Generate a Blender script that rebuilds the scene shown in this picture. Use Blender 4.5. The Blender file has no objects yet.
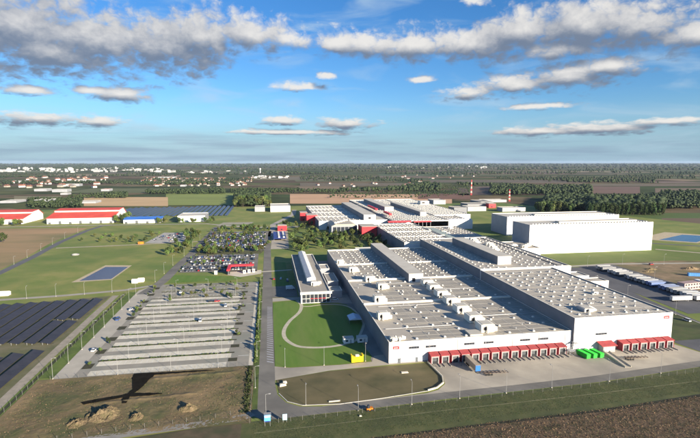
import bpy, bmesh, math, random
import numpy as np
from mathutils import Vector, Matrix
random.seed(7); rng = np.random.default_rng(7)
R = math.radians
sc = bpy.context.scene
COL = sc.collection

# ---------------------------------------------------------------- camera
cam = bpy.data.objects.new('camera', bpy.data.cameras.new('camera')); COL.objects.link(cam)
cam.location = (0, 0, 100); cam.rotation_euler = (R(90 - 6.902), 0, -R(9.725))
cam.data.sensor_width = 36; cam.data.lens = 24.43; cam.data.clip_start = 1; cam.data.clip_end = 120000
sc.camera = cam

# ---------------------------------------------------------------- sun and sky
SUN_EL = R(15.5); SX, SY = -0.57, 0.822              # the way shadows run on the ground
YAW = R(9.725)
sun = bpy.data.objects.new('sun', bpy.data.lights.new('sun', 'SUN')); COL.objects.link(sun)
sun.data.energy = 5.0; sun.data.angle = R(0.53); sun.data.color = (1.0, 0.88, 0.71)
d = Vector((SX*math.cos(SUN_EL), SY*math.cos(SUN_EL), -math.sin(SUN_EL)))
sun.rotation_euler = d.to_track_quat('-Z', 'Y').to_euler()
sc.view_settings.view_transform = 'Standard'; sc.view_settings.look = 'None'
sc.view_settings.exposure = 1.38; sc.view_settings.gamma = 1.0
sc.view_settings.use_curve_mapping = False

world = bpy.data.worlds.new('World'); sc.world = world; world.use_nodes = True
wt = world.node_tree; wt.nodes.clear()
def wn(t, **k):
    n = wt.nodes.new(t)
    for a, b in k.items(): setattr(n, a, b)
    return n
def wl(a, b): wt.links.new(a, b)
def wm(op, a, b=None, c=None, clamp=False):
    n = wn('ShaderNodeMath', operation=op, use_clamp=clamp)
    for i, s in enumerate((a, b, c)):
        if s is None: continue
        if isinstance(s, (int, float)): n.inputs[i].default_value = s
        else: wl(s, n.inputs[i])
    return n.outputs[0]
def wv(op, a, b=None, c=None):
    n = wn('ShaderNodeVectorMath', operation=op)
    for i, s in enumerate((a, b, c)):
        if s is None: continue
        if isinstance(s, tuple): n.inputs[i].default_value = s
        else: wl(s, n.inputs[i])
    return n.outputs['Value' if op in ('LENGTH', 'DOT_PRODUCT') else 'Vector']
# clouds: (azimuth from the view's heading, elevation, half width, half height) in radians
CL = [(-0.72,0.225,0.15,0.060),(-0.60,0.222,0.15,0.058),(-0.48,0.212,0.15,0.052),(-0.36,0.214,0.12,0.040),(-0.30,0.235,0.10,0.040),(-0.20,0.243,0.085,0.030),(-0.125,0.240,0.05,0.020),(-0.55,0.190,0.22,0.034),(-0.68,0.20,0.16,0.045),(-0.021,0.234,0.050,0.018),
 (0.03,0.232,0.08,0.022),(0.13,0.228,0.11,0.024),(0.24,0.225,0.11,0.026),(0.33,0.245,0.08,0.030),(0.442,0.244,0.11,0.038),(0.53,0.232,0.084,0.036),(0.621,0.205,0.084,0.026),(0.40,0.205,0.091,0.018),
 (0.247,0.135,0.07,0.014),(0.33,0.145,0.075,0.019),(0.42,0.156,0.080,0.022),(0.49,0.170,0.07,0.018),(-0.442,0.124,0.050,0.014),(-0.488,0.127,0.036,0.008),
 (-0.584,0.121,0.038,0.008),(-0.571,0.074,0.092,0.013),(-0.484,0.072,0.053,0.010),(-0.111,0.151,0.05,0.009),(-0.046,0.172,0.019,0.007),(-0.134,0.082,0.045,0.009),
 (0.0,0.077,0.072,0.012),(0.468,0.060,0.101,0.011),(0.39,0.057,0.09,0.009),(0.586,0.069,0.053,0.008),(0.371,0.105,0.073,0.006),(-0.105,0.06,0.125,0.006),
 (0.146,0.164,0.029,0.006),(0.243,0.304,0.024,0.012)]
for k in range(9):                                    # the same fair-weather clouds all round
    a = 1.0 + k*0.48
    CL.append((a if a < math.pi else a - 2*math.pi, random.uniform(.07, .5), random.uniform(.08, .2), random.uniform(.012, .045)))
tc = wn('ShaderNodeTexCoord'); dirv = tc.outputs['Generated']
sep = wn('ShaderNodeSeparateXYZ'); wl(dirv, sep.inputs[0])
cy_, sy_ = math.cos(YAW), math.sin(YAW)
xr = wm('SUBTRACT', wm('MULTIPLY', sep.outputs[0], cy_), wm('MULTIPLY', sep.outputs[1], sy_))
yr = wm('ADD', wm('MULTIPLY', sep.outputs[0], sy_), wm('MULTIPLY', sep.outputs[1], cy_))
az = wm('ARCTAN2', xr, yr); el = wm('ARCSINE', sep.outputs[2])
cb = wn('ShaderNodeCombineXYZ'); wl(az, cb.inputs[0]); wl(el, cb.inputs[1]); P = cb.outputs[0]
def cloud_field(P):
    # rounded billows (small towards the horizon) over broad soft masses
    sp_ = wn('ShaderNodeSeparateXYZ'); wl(P, sp_.inputs[0]); cn_ = wn('ShaderNodeCombineXYZ')
    wl(wm('MULTIPLY', sp_.outputs[0], 40.0), cn_.inputs[0]); wl(wm('MULTIPLY', wm('LOGARITHM', wm('ADD', wm('MAXIMUM', sp_.outputs[1], 0.0), .05), math.e), 16.0), cn_.inputs[1])
    nz = wn('ShaderNodeTexNoise', noise_dimensions='2D'); nz.inputs['Scale'].default_value = .8; nz.inputs['Detail'].default_value = 4; wl(cn_.outputs[0], nz.inputs['Vector'])
    vo = wn('ShaderNodeTexVoronoi', voronoi_dimensions='2D', feature='F1'); vo.inputs['Scale'].default_value = .75; vo.inputs['Detail'].default_value = 2.5; vo.inputs['Roughness'].default_value = .55; vo.inputs['Lacunarity'].default_value = 2.3
    wl(wv('ADD', cn_.outputs[0], wv('MULTIPLY', nz.outputs['Color'], (1.1, 1.1, 0))), vo.inputs['Vector'])
    n2 = wn('ShaderNodeTexNoise', noise_dimensions='2D'); n2.inputs['Scale'].default_value = 1.0; n2.inputs['Detail'].default_value = 3
    wl(wv('MULTIPLY', P, (8, 19, 1)), n2.inputs['Vector'])
    best = None
    for a0, e0, ra, re in CL:
        re *= 1.3 if re > .02 else 1.1
        v = wv('MULTIPLY_ADD', P, (1/ra, 1/re, 0), (-a0/ra, -e0/re, 0))
        l = wv('LENGTH', v)
        best = l if best is None else wm('SMOOTH_MIN', best, l, .3)
    m = wm('MAXIMUM', wm('SUBTRACT', 1.06, best), -1.2)
    ns = wm('ADD', wm('ADD', wm('MULTIPLY', wm('SUBTRACT', .92, vo.outputs['Distance']), .62), wm('MULTIPLY', wm('SUBTRACT', nz.outputs[0], .5), .75)), wm('MULTIPLY', wm('SUBTRACT', n2.outputs[0], .5), 1.1))
    return m, ns
low2 = wn('ShaderNodeMapRange'); wl(el, low2.inputs[0]); low2.inputs[1].default_value = .05; low2.inputs[2].default_value = .23; low2.inputs[3].default_value = .3; low2.inputs[4].default_value = 1
m1_, n1_ = cloud_field(P)
m2_, n2_ = cloud_field(wv('MULTIPLY_ADD', low2.outputs[0], (0.012, 0.026, 0), P))
dens = wn('ShaderNodeMapRange', interpolation_type='SMOOTHSTEP'); wl(wm('ADD', m1_, n1_), dens.inputs[0])
dens.inputs[1].default_value = -.14; dens.inputs[2].default_value = .72; dens.inputs[4].default_value = .95
lv = wm('ADD', wm('MULTIPLY', wm('SUBTRACT', m1_, m2_), 1.15), wm('MULTIPLY', wm('SUBTRACT', n1_, n2_), .36))
lit = wn('ShaderNodeMapRange', interpolation_type='SMOOTHSTEP'); wl(lv, lit.inputs[0])
lit.inputs[1].default_value = -.40; lit.inputs[2].default_value = 1.15
ccol = wn('ShaderNodeMix', data_type='RGBA'); wl(lit.outputs[0], ccol.inputs['Factor'])
ccol.inputs['A'].default_value = (.072, .090, .124, 1); ccol.inputs['B'].default_value = (.335, .325, .31, 1)
# thin high cirrus and low haze streaks
nc = wn('ShaderNodeTexNoise'); nc.inputs['Scale'].default_value = 1; nc.inputs['Detail'].default_value = 6; nc.inputs['Distortion'].default_value = .6
wl(wv('MULTIPLY', P, (6, 26, 1)), nc.inputs['Vector'])
cir = wn('ShaderNodeMapRange', interpolation_type='SMOOTHSTEP'); wl(nc.outputs[0], cir.inputs[0]); cir.inputs[1].default_value = .47; cir.inputs[2].default_value = .80; cir.inputs[4].default_value = .62
nb = wn('ShaderNodeTexNoise'); nb.inputs['Scale'].default_value = 1; nb.inputs['Detail'].default_value = 7
wl(wv('MULTIPLY', P, (5, 75, 1)), nb.inputs['Vector'])
bnd = wn('ShaderNodeMapRange', interpolation_type='SMOOTHSTEP'); wl(nb.outputs[0], bnd.inputs[0]); bnd.inputs[1].default_value = .40; bnd.inputs[2].default_value = .66; bnd.inputs[4].default_value = .6
low = wn('ShaderNodeMapRange'); wl(el, low.inputs[0]); low.inputs[1].default_value = .028; low.inputs[2].default_value = .075; low.inputs[3].default_value = 1; low.inputs[4].default_value = 0
bndf = wm('MULTIPLY', bnd.outputs[0], low.outputs[0])
air = wn('ShaderNodeMapRange', interpolation_type='SMOOTHERSTEP'); wl(el, air.inputs[0]); air.inputs[1].default_value = -.02; air.inputs[2].default_value = .15; air.inputs[3].default_value = .84; air.inputs[4].default_value = 0
sky = wn('ShaderNodeTexSky', sky_type='NISHITA'); sky.sun_disc = False
sky.sun_elevation = SUN_EL; sky.sun_rotation = math.atan2(-SX, -SY); sky.air_density = 1.0; sky.dust_density = .2; sky.ozone_density = 3.0; sky.altitude = 100
hs = wn('ShaderNodeHueSaturation'); hs.inputs['Saturation'].default_value = 1.22; wl(sky.outputs[0], hs.inputs['Color'])
skm = wn('ShaderNodeMix', data_type='RGBA', blend_type='MULTIPLY'); skm.inputs['Factor'].default_value = 1
wl(hs.outputs[0], skm.inputs['A']); skm.inputs['B'].default_value = (.040, .050, .062, 1)
def over(base, col, fac):
    m = wn('ShaderNodeMix', data_type='RGBA'); wl(fac, m.inputs['Factor']); wl(base, m.inputs['A'])
    if isinstance(col, tuple): m.inputs['B'].default_value = col
    else: wl(col, m.inputs['B'])
    return m.outputs['Result']
s0 = over(skm.outputs['Result'], (.125, .195, .262, 1), air.outputs[0])
s1 = over(s0, (.20, .26, .31, 1), cir.outputs[0])
s2 = over(s1, (.105, .145, .195, 1), bndf)
s3 = over(s2, ccol.outputs['Result'], dens.outputs[0])
bg = wn('ShaderNodeBackground'); wl(s3, bg.inputs[0]); bg.inputs[1].default_value = 1.0
wo = wn('ShaderNodeOutputWorld'); wl(bg.outputs[0], wo.inputs[0])
world.cycles.sampling_method = 'MANUAL'; world.cycles.sample_map_resolution = 256
sc.cycles.use_denoising = True; sc.cycles.max_bounces = 4; sc.cycles.diffuse_bounces = 2; sc.cycles.glossy_bounces = 2; sc.cycles.volume_bounces = 0

# ---------------------------------------------------------------- helpers
MATS = {}
WARM = {'asphalt', 'concrete', 'concrete_light', 'car_park_asphalt', 'car_park_concrete', 'bay_concrete', 'bay_grey', 'roof_membrane', 'roof_panel_dark', 'roof_pale', 'office_roof', 'paving', 'plaza', 'road_pale', 'road_grey', 'asphalt_lane', 'gravel', 'skylight_dome', 'white_trim'}
def M(name, c1, c2=None, scale=.2, rough=.85, metal=0., detail=5, spec=.3, c3=None, scale3=.02, bump=0, stretch=None, lo=.35, hi=.65):
    if name in MATS: return MATS[name]
    m = bpy.data.materials.new(name); m.use_nodes = True; nt = m.node_tree; N = nt.nodes; L = nt.links
    b = N['Principled BSDF']; b.inputs['Roughness'].default_value = rough; b.inputs['Metallic'].default_value = metal
    b.inputs['Specular IOR Level'].default_value = spec
    c2 = c2 or tuple(x*.8 for x in c1)
    if name in WARM:                                    # listed greys warmed in the colour to offset blue sky light
        c1, c2, c3 = (tuple(v*k for v, k in zip(c, (1.05, 1.0, .88))) if c else c for c in (c1, c2, c3))
    g = N.new('ShaderNodeNewGeometry'); vec = g.outputs['Position']
    if stretch:
        v = N.new('ShaderNodeVectorMath'); v.operation = 'MULTIPLY'; L.new(vec, v.inputs[0]); v.inputs[1].default_value = stretch; vec = v.outputs[0]
    n = N.new('ShaderNodeTexNoise'); n.inputs['Scale'].default_value = scale; n.inputs['Detail'].default_value = detail; n.inputs['Roughness'].default_value = .6
    L.new(vec, n.inputs['Vector'])
    r = N.new('ShaderNodeMapRange'); r.inputs[1].default_value = lo; r.inputs[2].default_value = hi; L.new(n.outputs[0], r.inputs[0])
    x = N.new('ShaderNodeMix'); x.data_type = 'RGBA'; L.new(r.outputs[0], x.inputs['Factor'])
    x.inputs['A'].default_value = (*c1, 1); x.inputs['B'].default_value = (*c2, 1); out = x.outputs['Result']
    if c3:
        n3 = N.new('ShaderNodeTexNoise'); n3.inputs['Scale'].default_value = scale3; n3.inputs['Detail'].default_value = 4; L.new(vec, n3.inputs['Vector'])
        r3 = N.new('ShaderNodeMapRange'); r3.inputs[1].default_value = .45; r3.inputs[2].default_value = .68; L.new(n3.outputs[0], r3.inputs[0])
        x3 = N.new('ShaderNodeMix'); x3.data_type = 'RGBA'; L.new(r3.outputs[0], x3.inputs['Factor']); L.new(out, x3.inputs['A']); x3.inputs['B'].default_value = (*c3, 1); out = x3.outputs['Result']
    L.new(out, b.inputs['Base Color'])
    if bump:
        bn = N.new('ShaderNodeBump'); bn.inputs['Strength'].default_value = bump; bn.inputs['Distance'].default_value = .3; L.new(n.outputs[0], bn.inputs['Height']); L.new(bn.outputs[0], b.inputs['Normal'])
    MATS[name] = m; return m

def tag(o, label=None, cat=None, group=None, kind=None):
    if label: o['label'] = label
    if cat: o['category'] = cat
    if group: o['group'] = group
    if kind: o['kind'] = kind
    return o
def thing(name, label, cat, loc=(0, 0, 0), rz=0, group=None):
    o = bpy.data.objects.new(name, None); COL.objects.link(o); o.location = loc; o.rotation_euler = (0, 0, rz); o.empty_display_size = .5
    return tag(o, label, cat, group)
def link(name, me, parent=None, loc=(0, 0, 0), rz=0):
    o = bpy.data.objects.new(name, me); COL.objects.link(o); o.parent = parent; o.location = loc; o.rotation_euler = (0, 0, rz); return o
class MB:
    def __init__(s): s.v = []; s.f = []; s.mi = []
    def face(s, pts, mi=0):
        b = len(s.v); s.v += [tuple(p) for p in pts]; s.f.append(tuple(range(b, b+len(pts)))); s.mi.append(mi); return s
    def box(s, x0, x1, y0, y1, z0, z1, mi=0, top=None, tx=0, ty=0):
        # tx, ty: taper of the top
        b = len(s.v)
        s.v += [(x0, y0, z0), (x1, y0, z0), (x1, y1, z0), (x0, y1, z0), (x0+tx, y0+ty, z1), (x1-tx, y0+ty, z1), (x1-tx, y1-ty, z1), (x0+tx, y1-ty, z1)]
        for k, q in enumerate([(0, 3, 2, 1), (4, 5, 6, 7), (0, 1, 5, 4), (1, 2, 6, 5), (2, 3, 7, 6), (3, 0, 4, 7)]):
            s.f.append(tuple(b+i for i in q)); s.mi.append(top if (k == 1 and top is not None) else mi)
        return s
    def tube(s, a, b, ra, rb=None, n=6, mi=0):
        rb = ra if rb is None else rb; a = Vector(a); b = Vector(b); d = (b-a).normalized(); u = d.orthogonal().normalized(); w = d.cross(u); k = len(s.v)
        for c, r in ((a, ra), (b, rb)):
            for i in range(n):
                t = 2*math.pi*i/n; s.v.append(tuple(c+u*math.cos(t)*r+w*math.sin(t)*r))
        for i in range(n):
            j = (i+1) % n; s.f.append((k+i, k+j, k+n+j, k+n+i)); s.mi.append(mi)
        s.f.append(tuple(k+i for i in reversed(range(n)))); s.mi.append(mi); s.f.append(tuple(k+n+i for i in range(n))); s.mi.append(mi); return s
    def prism(s, prof, axis, a, b, mi=0):
        # profile of (p, z) swept along axis 'x' or 'y'
        n = len(prof); k = len(s.v)
        for t in (a, b):
            for p, z in prof: s.v.append((t, p, z) if axis == 'x' else (p, t, z))
        for i in range(n):
            j = (i+1) % n; s.f.append((k+i, k+j, k+n+j, k+n+i)); s.mi.append(mi)
        s.f.append(tuple(k+i for i in range(n))); s.mi.append(mi); s.f.append(tuple(k+n+i for i in reversed(range(n)))); s.mi.append(mi); return s
    def mesh(s, name, mats, smooth=False):
        me = bpy.data.meshes.new(name); me.from_pydata(s.v, [], s.f)
        for m in (mats if isinstance(mats, (list, tuple)) else [mats]): me.materials.append(m)
        me.polygons.foreach_set('material_index', s.mi)
        bm = bmesh.new(); bm.from_mesh(me); bmesh.ops.recalc_face_normals(bm, faces=bm.faces); bm.to_mesh(me); bm.free()
        if smooth: me.shade_smooth()
        return me
    def build(s, name, mats, parent=None, loc=(0, 0, 0), rz=0):
        return link(name, s.mesh(name, mats), parent, loc, rz)
def fr(a, b, s): return [a+s*i for i in range(int((b-a)/s)+1)]
def struct(o, kind='structure'): o['kind'] = kind; return o
def sheet(name, pts, z, mat, kind='structure', parent=None, thick=0):
    bm = bmesh.new(); vs = [bm.verts.new((p[0], p[1], z)) for p in pts]; f = bm.faces.new(vs)
    bmesh.ops.recalc_face_normals(bm, faces=[f])
    if f.normal.z < 0: f.normal_flip()
    if thick:
        r = bmesh.ops.extrude_face_region(bm, geom=[f]); 
        for e in r['geom']:
            if isinstance(e, bmesh.types.BMVert): e.co.z -= thick
        bmesh.ops.recalc_face_normals(bm, faces=bm.faces)
    bmesh.ops.triangulate(bm, faces=bm.faces); me = bpy.data.meshes.new(name); bm.to_mesh(me); bm.free(); me.materials.append(mat)
    o = link(name, me, parent)
    if parent is None: o['kind'] = kind
    return o
def rect(x0, x1, y0, y1): return [(x0, y0), (x1, y0), (x1, y1), (x0, y1)]
def offset_line(pts, w):
    L_, R_ = [], []
    for i, p in enumerate(pts):
        a = Vector(pts[max(i-1, 0)][:2]); b = Vector(pts[min(i+1, len(pts)-1)][:2]); t = (b-a).normalized(); n = Vector((-t.y, t.x))
        ww = w[i] if isinstance(w, (list, tuple)) else w
        L_.append((p[0]+n.x*ww/2, p[1]+n.y*ww/2)); R_.append((p[0]-n.x*ww/2, p[1]-n.y*ww/2))
    return L_, R_
def strip(name, pts, w, z, mat, h=0):
    L_, R_ = offset_line(pts, w); mb = MB()
    for i in range(len(pts)-1):
        mb.face([(*R_[i], z+h), (*R_[i+1], z+h), (*L_[i+1], z+h), (*L_[i], z+h)])
        if h:
            mb.face([(*R_[i], z), (*R_[i+1], z), (*R_[i+1], z+h), (*R_[i], z+h)]); mb.face([(*L_[i+1], z), (*L_[i], z), (*L_[i], z+h), (*L_[i+1], z+h)])
    return struct(mb.build(name, mat))
def smooth_line(pts, n=8, closed=False):
    out = []; m = len(pts)
    for i in range(m if closed else m-1):
        p0 = pts[(i-1) % m] if closed or i > 0 else pts[0]; p1 = pts[i]; p2 = pts[(i+1) % m]; p3 = pts[(i+2) % m] if closed or i+2 < m else pts[-1]
        for k in range(n):
            t = k/n
            out.append(tuple(.5*((2*p1[c])+(-p0[c]+p2[c])*t+(2*p0[c]-5*p1[c]+4*p2[c]-p3[c])*t*t+(-p0[c]+3*p1[c]-3*p2[c]+p3[c])*t**3) for c in (0, 1)))
    if not closed: out.append(pts[-1])
    return out

# ---------------------------------------------------------------- materials
grass = M('grass', (.150, .192, .040), (.24, .23, .068), .05, c3=(.095, .150, .030), scale3=.012, detail=8)
grass_lush = M('grass_lush', (.082, .160, .018), (.115, .185, .030), .22, detail=7, stretch=(1, .16, 1), c3=(.13, .18, .04), scale3=.08)
grass_dry = M('grass_dry', (.105, .090, .042), (.145, .118, .058), .06, detail=9, c3=(.06, .062, .026), scale3=.05)
verge = M('verge', (.06, .085, .026), (.085, .09, .036), .15, detail=8, c3=(.04, .05, .02), scale3=.08)
soil = M('soil', (.26, .185, .105), (.17, .125, .07), .12, detail=10, c3=(.09, .095, .035), scale3=.035, bump=.5)
crop = M('crop', (.085, .058, .034), (.155, .105, .062), .55, detail=9, c3=(.065, .055, .028), scale3=.25, bump=.8)
asphalt = M('asphalt', (.19, .187, .182), (.145, .143, .14), .08, detail=9, c3=(.115, .115, .115), scale3=.05)
asphalt_dark = M('asphalt_dark', (.075, .076, .08), (.10, .10, .105), .06, detail=9)
concrete = M('concrete', (.41, .385, .345), (.33, .31, .28), .05, detail=10, c3=(.24, .23, .215), scale3=.035, lo=.40, hi=.60)
concrete_lt = M('concrete_light', (.52, .50, .45), (.44, .42, .38), .15, detail=8)
paving = M('paving', (.46, .44, .38), (.36, .35, .30), .35, detail=8)
kerb_m = M('kerb_stone', (.55, .53, .48))
gravel = M('gravel', (.42, .38, .31), (.33, .30, .25), .3, detail=8)
white_wall = M('white_cladding', (.72, .71, .69), (.66, .65, .63), .08, rough=.6, stretch=(1, 1, .15))
white_trim = M('white_trim', (.78, .77, .74), (.66, .65, .62), .2, rough=.6)
grey_wall = M('grey_cladding', (.30, .31, .33), (.26, .27, .29), .1, rough=.55)
roof_m = M('roof_membrane', (.40, .38, .355), (.335, .32, .30), .09, detail=8, rough=.7, c3=(.44, .42, .39), scale3=.02)
roof_dk = M('roof_panel_dark', (.265, .255, .24), (.32, .305, .285), .12, detail=8, rough=.65)
roof_lt = M('roof_pale', (.52, .51, .49), (.43, .42, .40), .06, detail=7, rough=.7)
dome_m = M('skylight_dome', (.55, .55, .55), (.46, .47, .48), .5, rough=.35)
red_m = M('red_panel', (.62, .035, .045), (.50, .03, .04), .4, rough=.5)
red_roof = M('red_roof', (.60, .085, .055), (.50, .065, .045), .05, rough=.6)
blue_roof = M('blue_roof', (.05, .17, .52), (.04, .13, .42), .05, rough=.6)
dock_red = M('dock_red', (.34, .05, .052), (.26, .042, .045), .5, rough=.75, detail=8)
glass_m = M('dark_glass', (.025, .03, .04), (.035, .04, .05), .5, rough=.12, spec=.6)
dark_m = M('dark_opening', (.03, .03, .035))
steel = M('galvanised_steel', (.42, .43, .44), (.34, .35, .36), 2, rough=.45, metal=.3)
lampm = M('lamp_grey', (.30, .30, .29), (.25, .25, .25), 3, rough=.5)
solar_m = M('solar_glass', (.030, .029, .034), (.042, .040, .045), .3, rough=.42, spec=.22)
water_m = M('pond_water', (.008, .024, .085), (.011, .030, .10), .03, rough=.12, spec=.5)
liner_m = M('pond_liner', (.48, .40, .26), (.40, .33, .22), .2)
green_m = M('green_paint', (.03, .42, .045), (.03, .31, .035), .8, rough=.7, detail=8)
yellow_m = M('yellow_paint', (.85, .58, .01), (.78, .52, .01), .8, rough=.5)
blue_m = M('blue_paint', (.03, .16, .55), (.03, .13, .46), .8, rough=.45)
tan_m = M('tan_tarp', (.38, .31, .23), (.32, .26, .19), .6)
tyre_m = M('tyre_rubber', (.02, .02, .02)); black_m = M('black_plastic', (.035, .035, .038))
orange_m = M('orange_paint', (.75, .22, .02)); navy_m = M('navy_paint', (.03, .05, .22), rough=.45)
paint_m = M('road_paint', (.72, .72, .70), (.6, .6, .58), .6)
bark = M('bark', (.09, .07, .05), (.06, .048, .035), 2)
def leafmat(n, a, b, s=.5):
    m = M(n, a, b, s, detail=3, rough=.7, spec=.2); nt = m.node_tree; bs = nt.nodes['Principled BSDF']; src = bs.inputs['Base Color'].links[0].from_socket
    oi = nt.nodes.new('ShaderNodeObjectInfo'); mr = nt.nodes.new('ShaderNodeMapRange'); mr.inputs[3].default_value = .6; mr.inputs[4].default_value = 1.45; nt.links.new(oi.outputs['Random'], mr.inputs[0])   # every tree its own green
    h = nt.nodes.new('ShaderNodeHueSaturation'); hr = nt.nodes.new('ShaderNodeMapRange'); hr.inputs[3].default_value = .47; hr.inputs[4].default_value = .52; nt.links.new(oi.outputs['Random'], hr.inputs[0]); nt.links.new(hr.outputs[0], h.inputs['Hue']); nt.links.new(mr.outputs[0], h.inputs['Value']); nt.links.new(src, h.inputs['Color']); nt.links.new(h.outputs[0], bs.inputs['Base Color']); return m
leaf1 = leafmat('leaves_mid', (.065, .105, .024), (.10, .13, .036)); leaf2 = leafmat('leaves_dark', (.030, .055, .016), (.055, .08, .025)); leaf3 = leafmat('leaves_olive', (.12, .125, .038), (.085, .10, .03))
wood_dk = leafmat('woodland_dark', (.014, .022, .009), (.036, .046, .018), .05); wood_far = leafmat('woodland_far', (.016, .026, .012), (.034, .042, .020), .004)
side_grey = M('side_cladding', (.20, .205, .22), (.165, .17, .185), .1, rough=.6); side_shade_pale = M('side_cladding_shade_pale', (.33, .335, .35), (.28, .285, .30), .1, rough=.6)  # the paler grey puts shade into the white warehouses' side walls

# ---------------------------------------------------------------- the ground
def ground_material():
    m = bpy.data.materials.new('countryside'); m.use_nodes = True; nt = m.node_tree; N = nt.nodes; L = nt.links; b = N['Principled BSDF']; b.inputs['Roughness'].default_value = .95; b.inputs['Specular IOR Level'].default_value = .1
    g = N.new('ShaderNodeNewGeometry'); mp = N.new('ShaderNodeMapping'); mp.inputs['Rotation'].default_value = (0, 0, .35); mp.inputs['Scale'].default_value = (.0022, .0042, 1)
    L.new(g.outputs['Position'], mp.inputs['Vector'])
    v = N.new('ShaderNodeTexVoronoi'); v.voronoi_dimensions = '2D'; v.distance = 'CHEBYCHEV'; v.inputs['Scale'].default_value = 1; L.new(mp.outputs[0], v.inputs['Vector'])
    s = N.new('ShaderNodeSeparateColor'); L.new(v.outputs['Color'], s.inputs[0])
    r = N.new('ShaderNodeValToRGB'); r.color_ramp.interpolation = 'CONSTANT'; L.new(s.outputs[0], r.inputs[0])
    cs = [(0, (.045, .06, .022)), (.2, (.075, .085, .032)), (.36, (.13, .10, .055)), (.5, (.05, .07, .025)), (.64, (.16, .125, .07)), (.76, (.09, .095, .038)), (.9, (.10, .07, .045))]
    e = r.color_ramp.elements
    e[0].position = 0; e[0].color = (*cs[0][1], 1); e[1].position = cs[1][0]; e[1].color = (*cs[1][1], 1)
    for p, c in cs[2:]: k = e.new(p); k.color = (*c, 1)
    n = N.new('ShaderNodeTexNoise'); n.inputs['Scale'].default_value = .01; n.inputs['Detail'].default_value = 9; L.new(g.outputs['Position'], n.inputs['Vector'])
    x = N.new('ShaderNodeMix'); x.data_type = 'RGBA'; x.blend_type = 'MULTIPLY'; x.inputs['Factor'].default_value = 1; L.new(r.outputs[0], x.inputs['A'])
    rr = N.new('ShaderNodeMapRange'); rr.inputs[1].default_value = .3; rr.inputs[2].default_value = .7; rr.inputs[3].default_value = .6; rr.inputs[4].default_value = 1.3; L.new(n.outputs[0], rr.inputs[0]); L.new(rr.outputs[0], x.inputs['B'])
    L.new(x.outputs['Result'], b.inputs['Base Color']); return m
gm = ground_material()
G = 25000
struct(link('ground', MB().face([(-G, -G, -.6), (G, -G, -.6), (G, G, -.6), (-G, G, -.6)]).mesh('ground', gm)))
# plant site grassland
sheet('grassland', [(-700, 60), (560, 60), (700, 620), (560, 1080), (-560, 1080), (-620, 700)], -.05, grass)
# ---------------------------------------------------------------- fields, verges, roads
sheet('crop_field', [(-30, 60), (330, 60), (330, 176), (180, 164.5), (129, 160.7), (77, 159.2), (38, 157.5), (-30, 152)], .0, crop)
sheet('dark_field_edge', [(-30, 152), (38, 157.5), (77, 159.2), (129, 160.7), (180, 164.5), (330, 176), (330, 178.5), (180, 166.6), (129, 162.2), (77, 160.5), (38, 158.8), (-30, 153.3)], .004, M('tilled_edge', (.03, .03, .018)))
sheet('verge_strip', [(-12, 153.5), (38, 158.8), (77, 160.5), (129, 162.2), (180, 166.6), (330, 178.5), (330, 199), (206, 189.8), (147, 183.7), (107, 182), (43, 178.6), (10, 177.6), (-12, 177)], .002, M('rough_verge', (.062, .078, .026), (.098, .10, .038), .25, detail=8, c3=(.050, .060, .024), scale3=.06))
strip('footpath', [(-7, 168.8), (25, 170.2), (71, 172.6), (102, 173.3), (140, 174.7), (193, 177.4), (330, 187)], .4, .03, M('worn_path', (.24, .22, .13), (.10, .11, .05), .06))
# concrete yard in front of the halls and the perimeter road
sheet('yard', [(78, 219.5), (78.6, 201), (77, 194.4), (72, 189.5), (66, 187.4), (45, 185.8), (27, 184.2), (20, 184), (20, 178.2), (43, 179.1), (74, 181.2), (107, 182.5), (147, 184.2), (206, 190.2), (226, 196), (218, 219.5)], .02, concrete)
sheet('perimeter_road', [(20, 178.2), (43, 179.1), (74, 181.2), (107, 182.5), (147, 184.2), (206, 190.2), (330, 199.5), (330, 206), (206, 196.0), (147, 190.0), (107, 188.0), (80, 187), (66, 186.4), (45, 185.4), (27, 184.0), (20, 183.8)], .03, asphalt)
sheet('site_road', [(-6.4, 640), (-6.4, 205), (-7, 192), (-9.5, 185.5), (-8.5, 181.5), (-3.5, 177.2), (4, 177.4), (20, 178.2), (20, 183.8), (11, 185.3), (5.4, 189.6), (2.0, 197), (1.2, 206), (1.0, 640)], .024, asphalt)
sheet('front_walk', [(1.2, 211), (27, 216.8), (57, 218.4), (78, 218.6), (78, 219.3), (57.6, 221), (60, 223), (57, 231), (52, 230.2), (49.5, 223.4), (33, 222.4), (8.5, 223.2), (1.2, 226)], .028, concrete)
sheet('shaded_road', [(49.5, 224), (57.3, 224), (57.3, 470), (44, 470), (44, 330), (52.5, 320), (59, 300), (57, 282), (51, 262), (50, 240)], .027, M('asphalt_lane', (.22, .22, .225), (.18, .18, .185), .1))
# dry sunken lawn in front of the hall
basin = [(1.8, 211), (27, 216.2), (76.6, 217.6), (77.8, 201), (76, 195.2), (71.6, 191.3), (59.7, 188.5), (45, 186.6), (27.4, 184.9), (12, 186.4), (6.2, 190.5), (2.8, 198)]
sheet('dry_lawn', basin, .05, grass_dry)
strip('kerb', [(76.8, 217.8), (78.2, 201), (76.4, 195), (71.9, 190.9), (67, 189.2)], .5, .03, concrete_lt, .7)
strip('kerb', [(2.6, 198), (6, 190.2), (12, 186.0), (27.4, 184.5), (45, 186.1), (59.7, 188.1), (67, 189.2)], .3, .03, kerb_m, .14)
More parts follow.
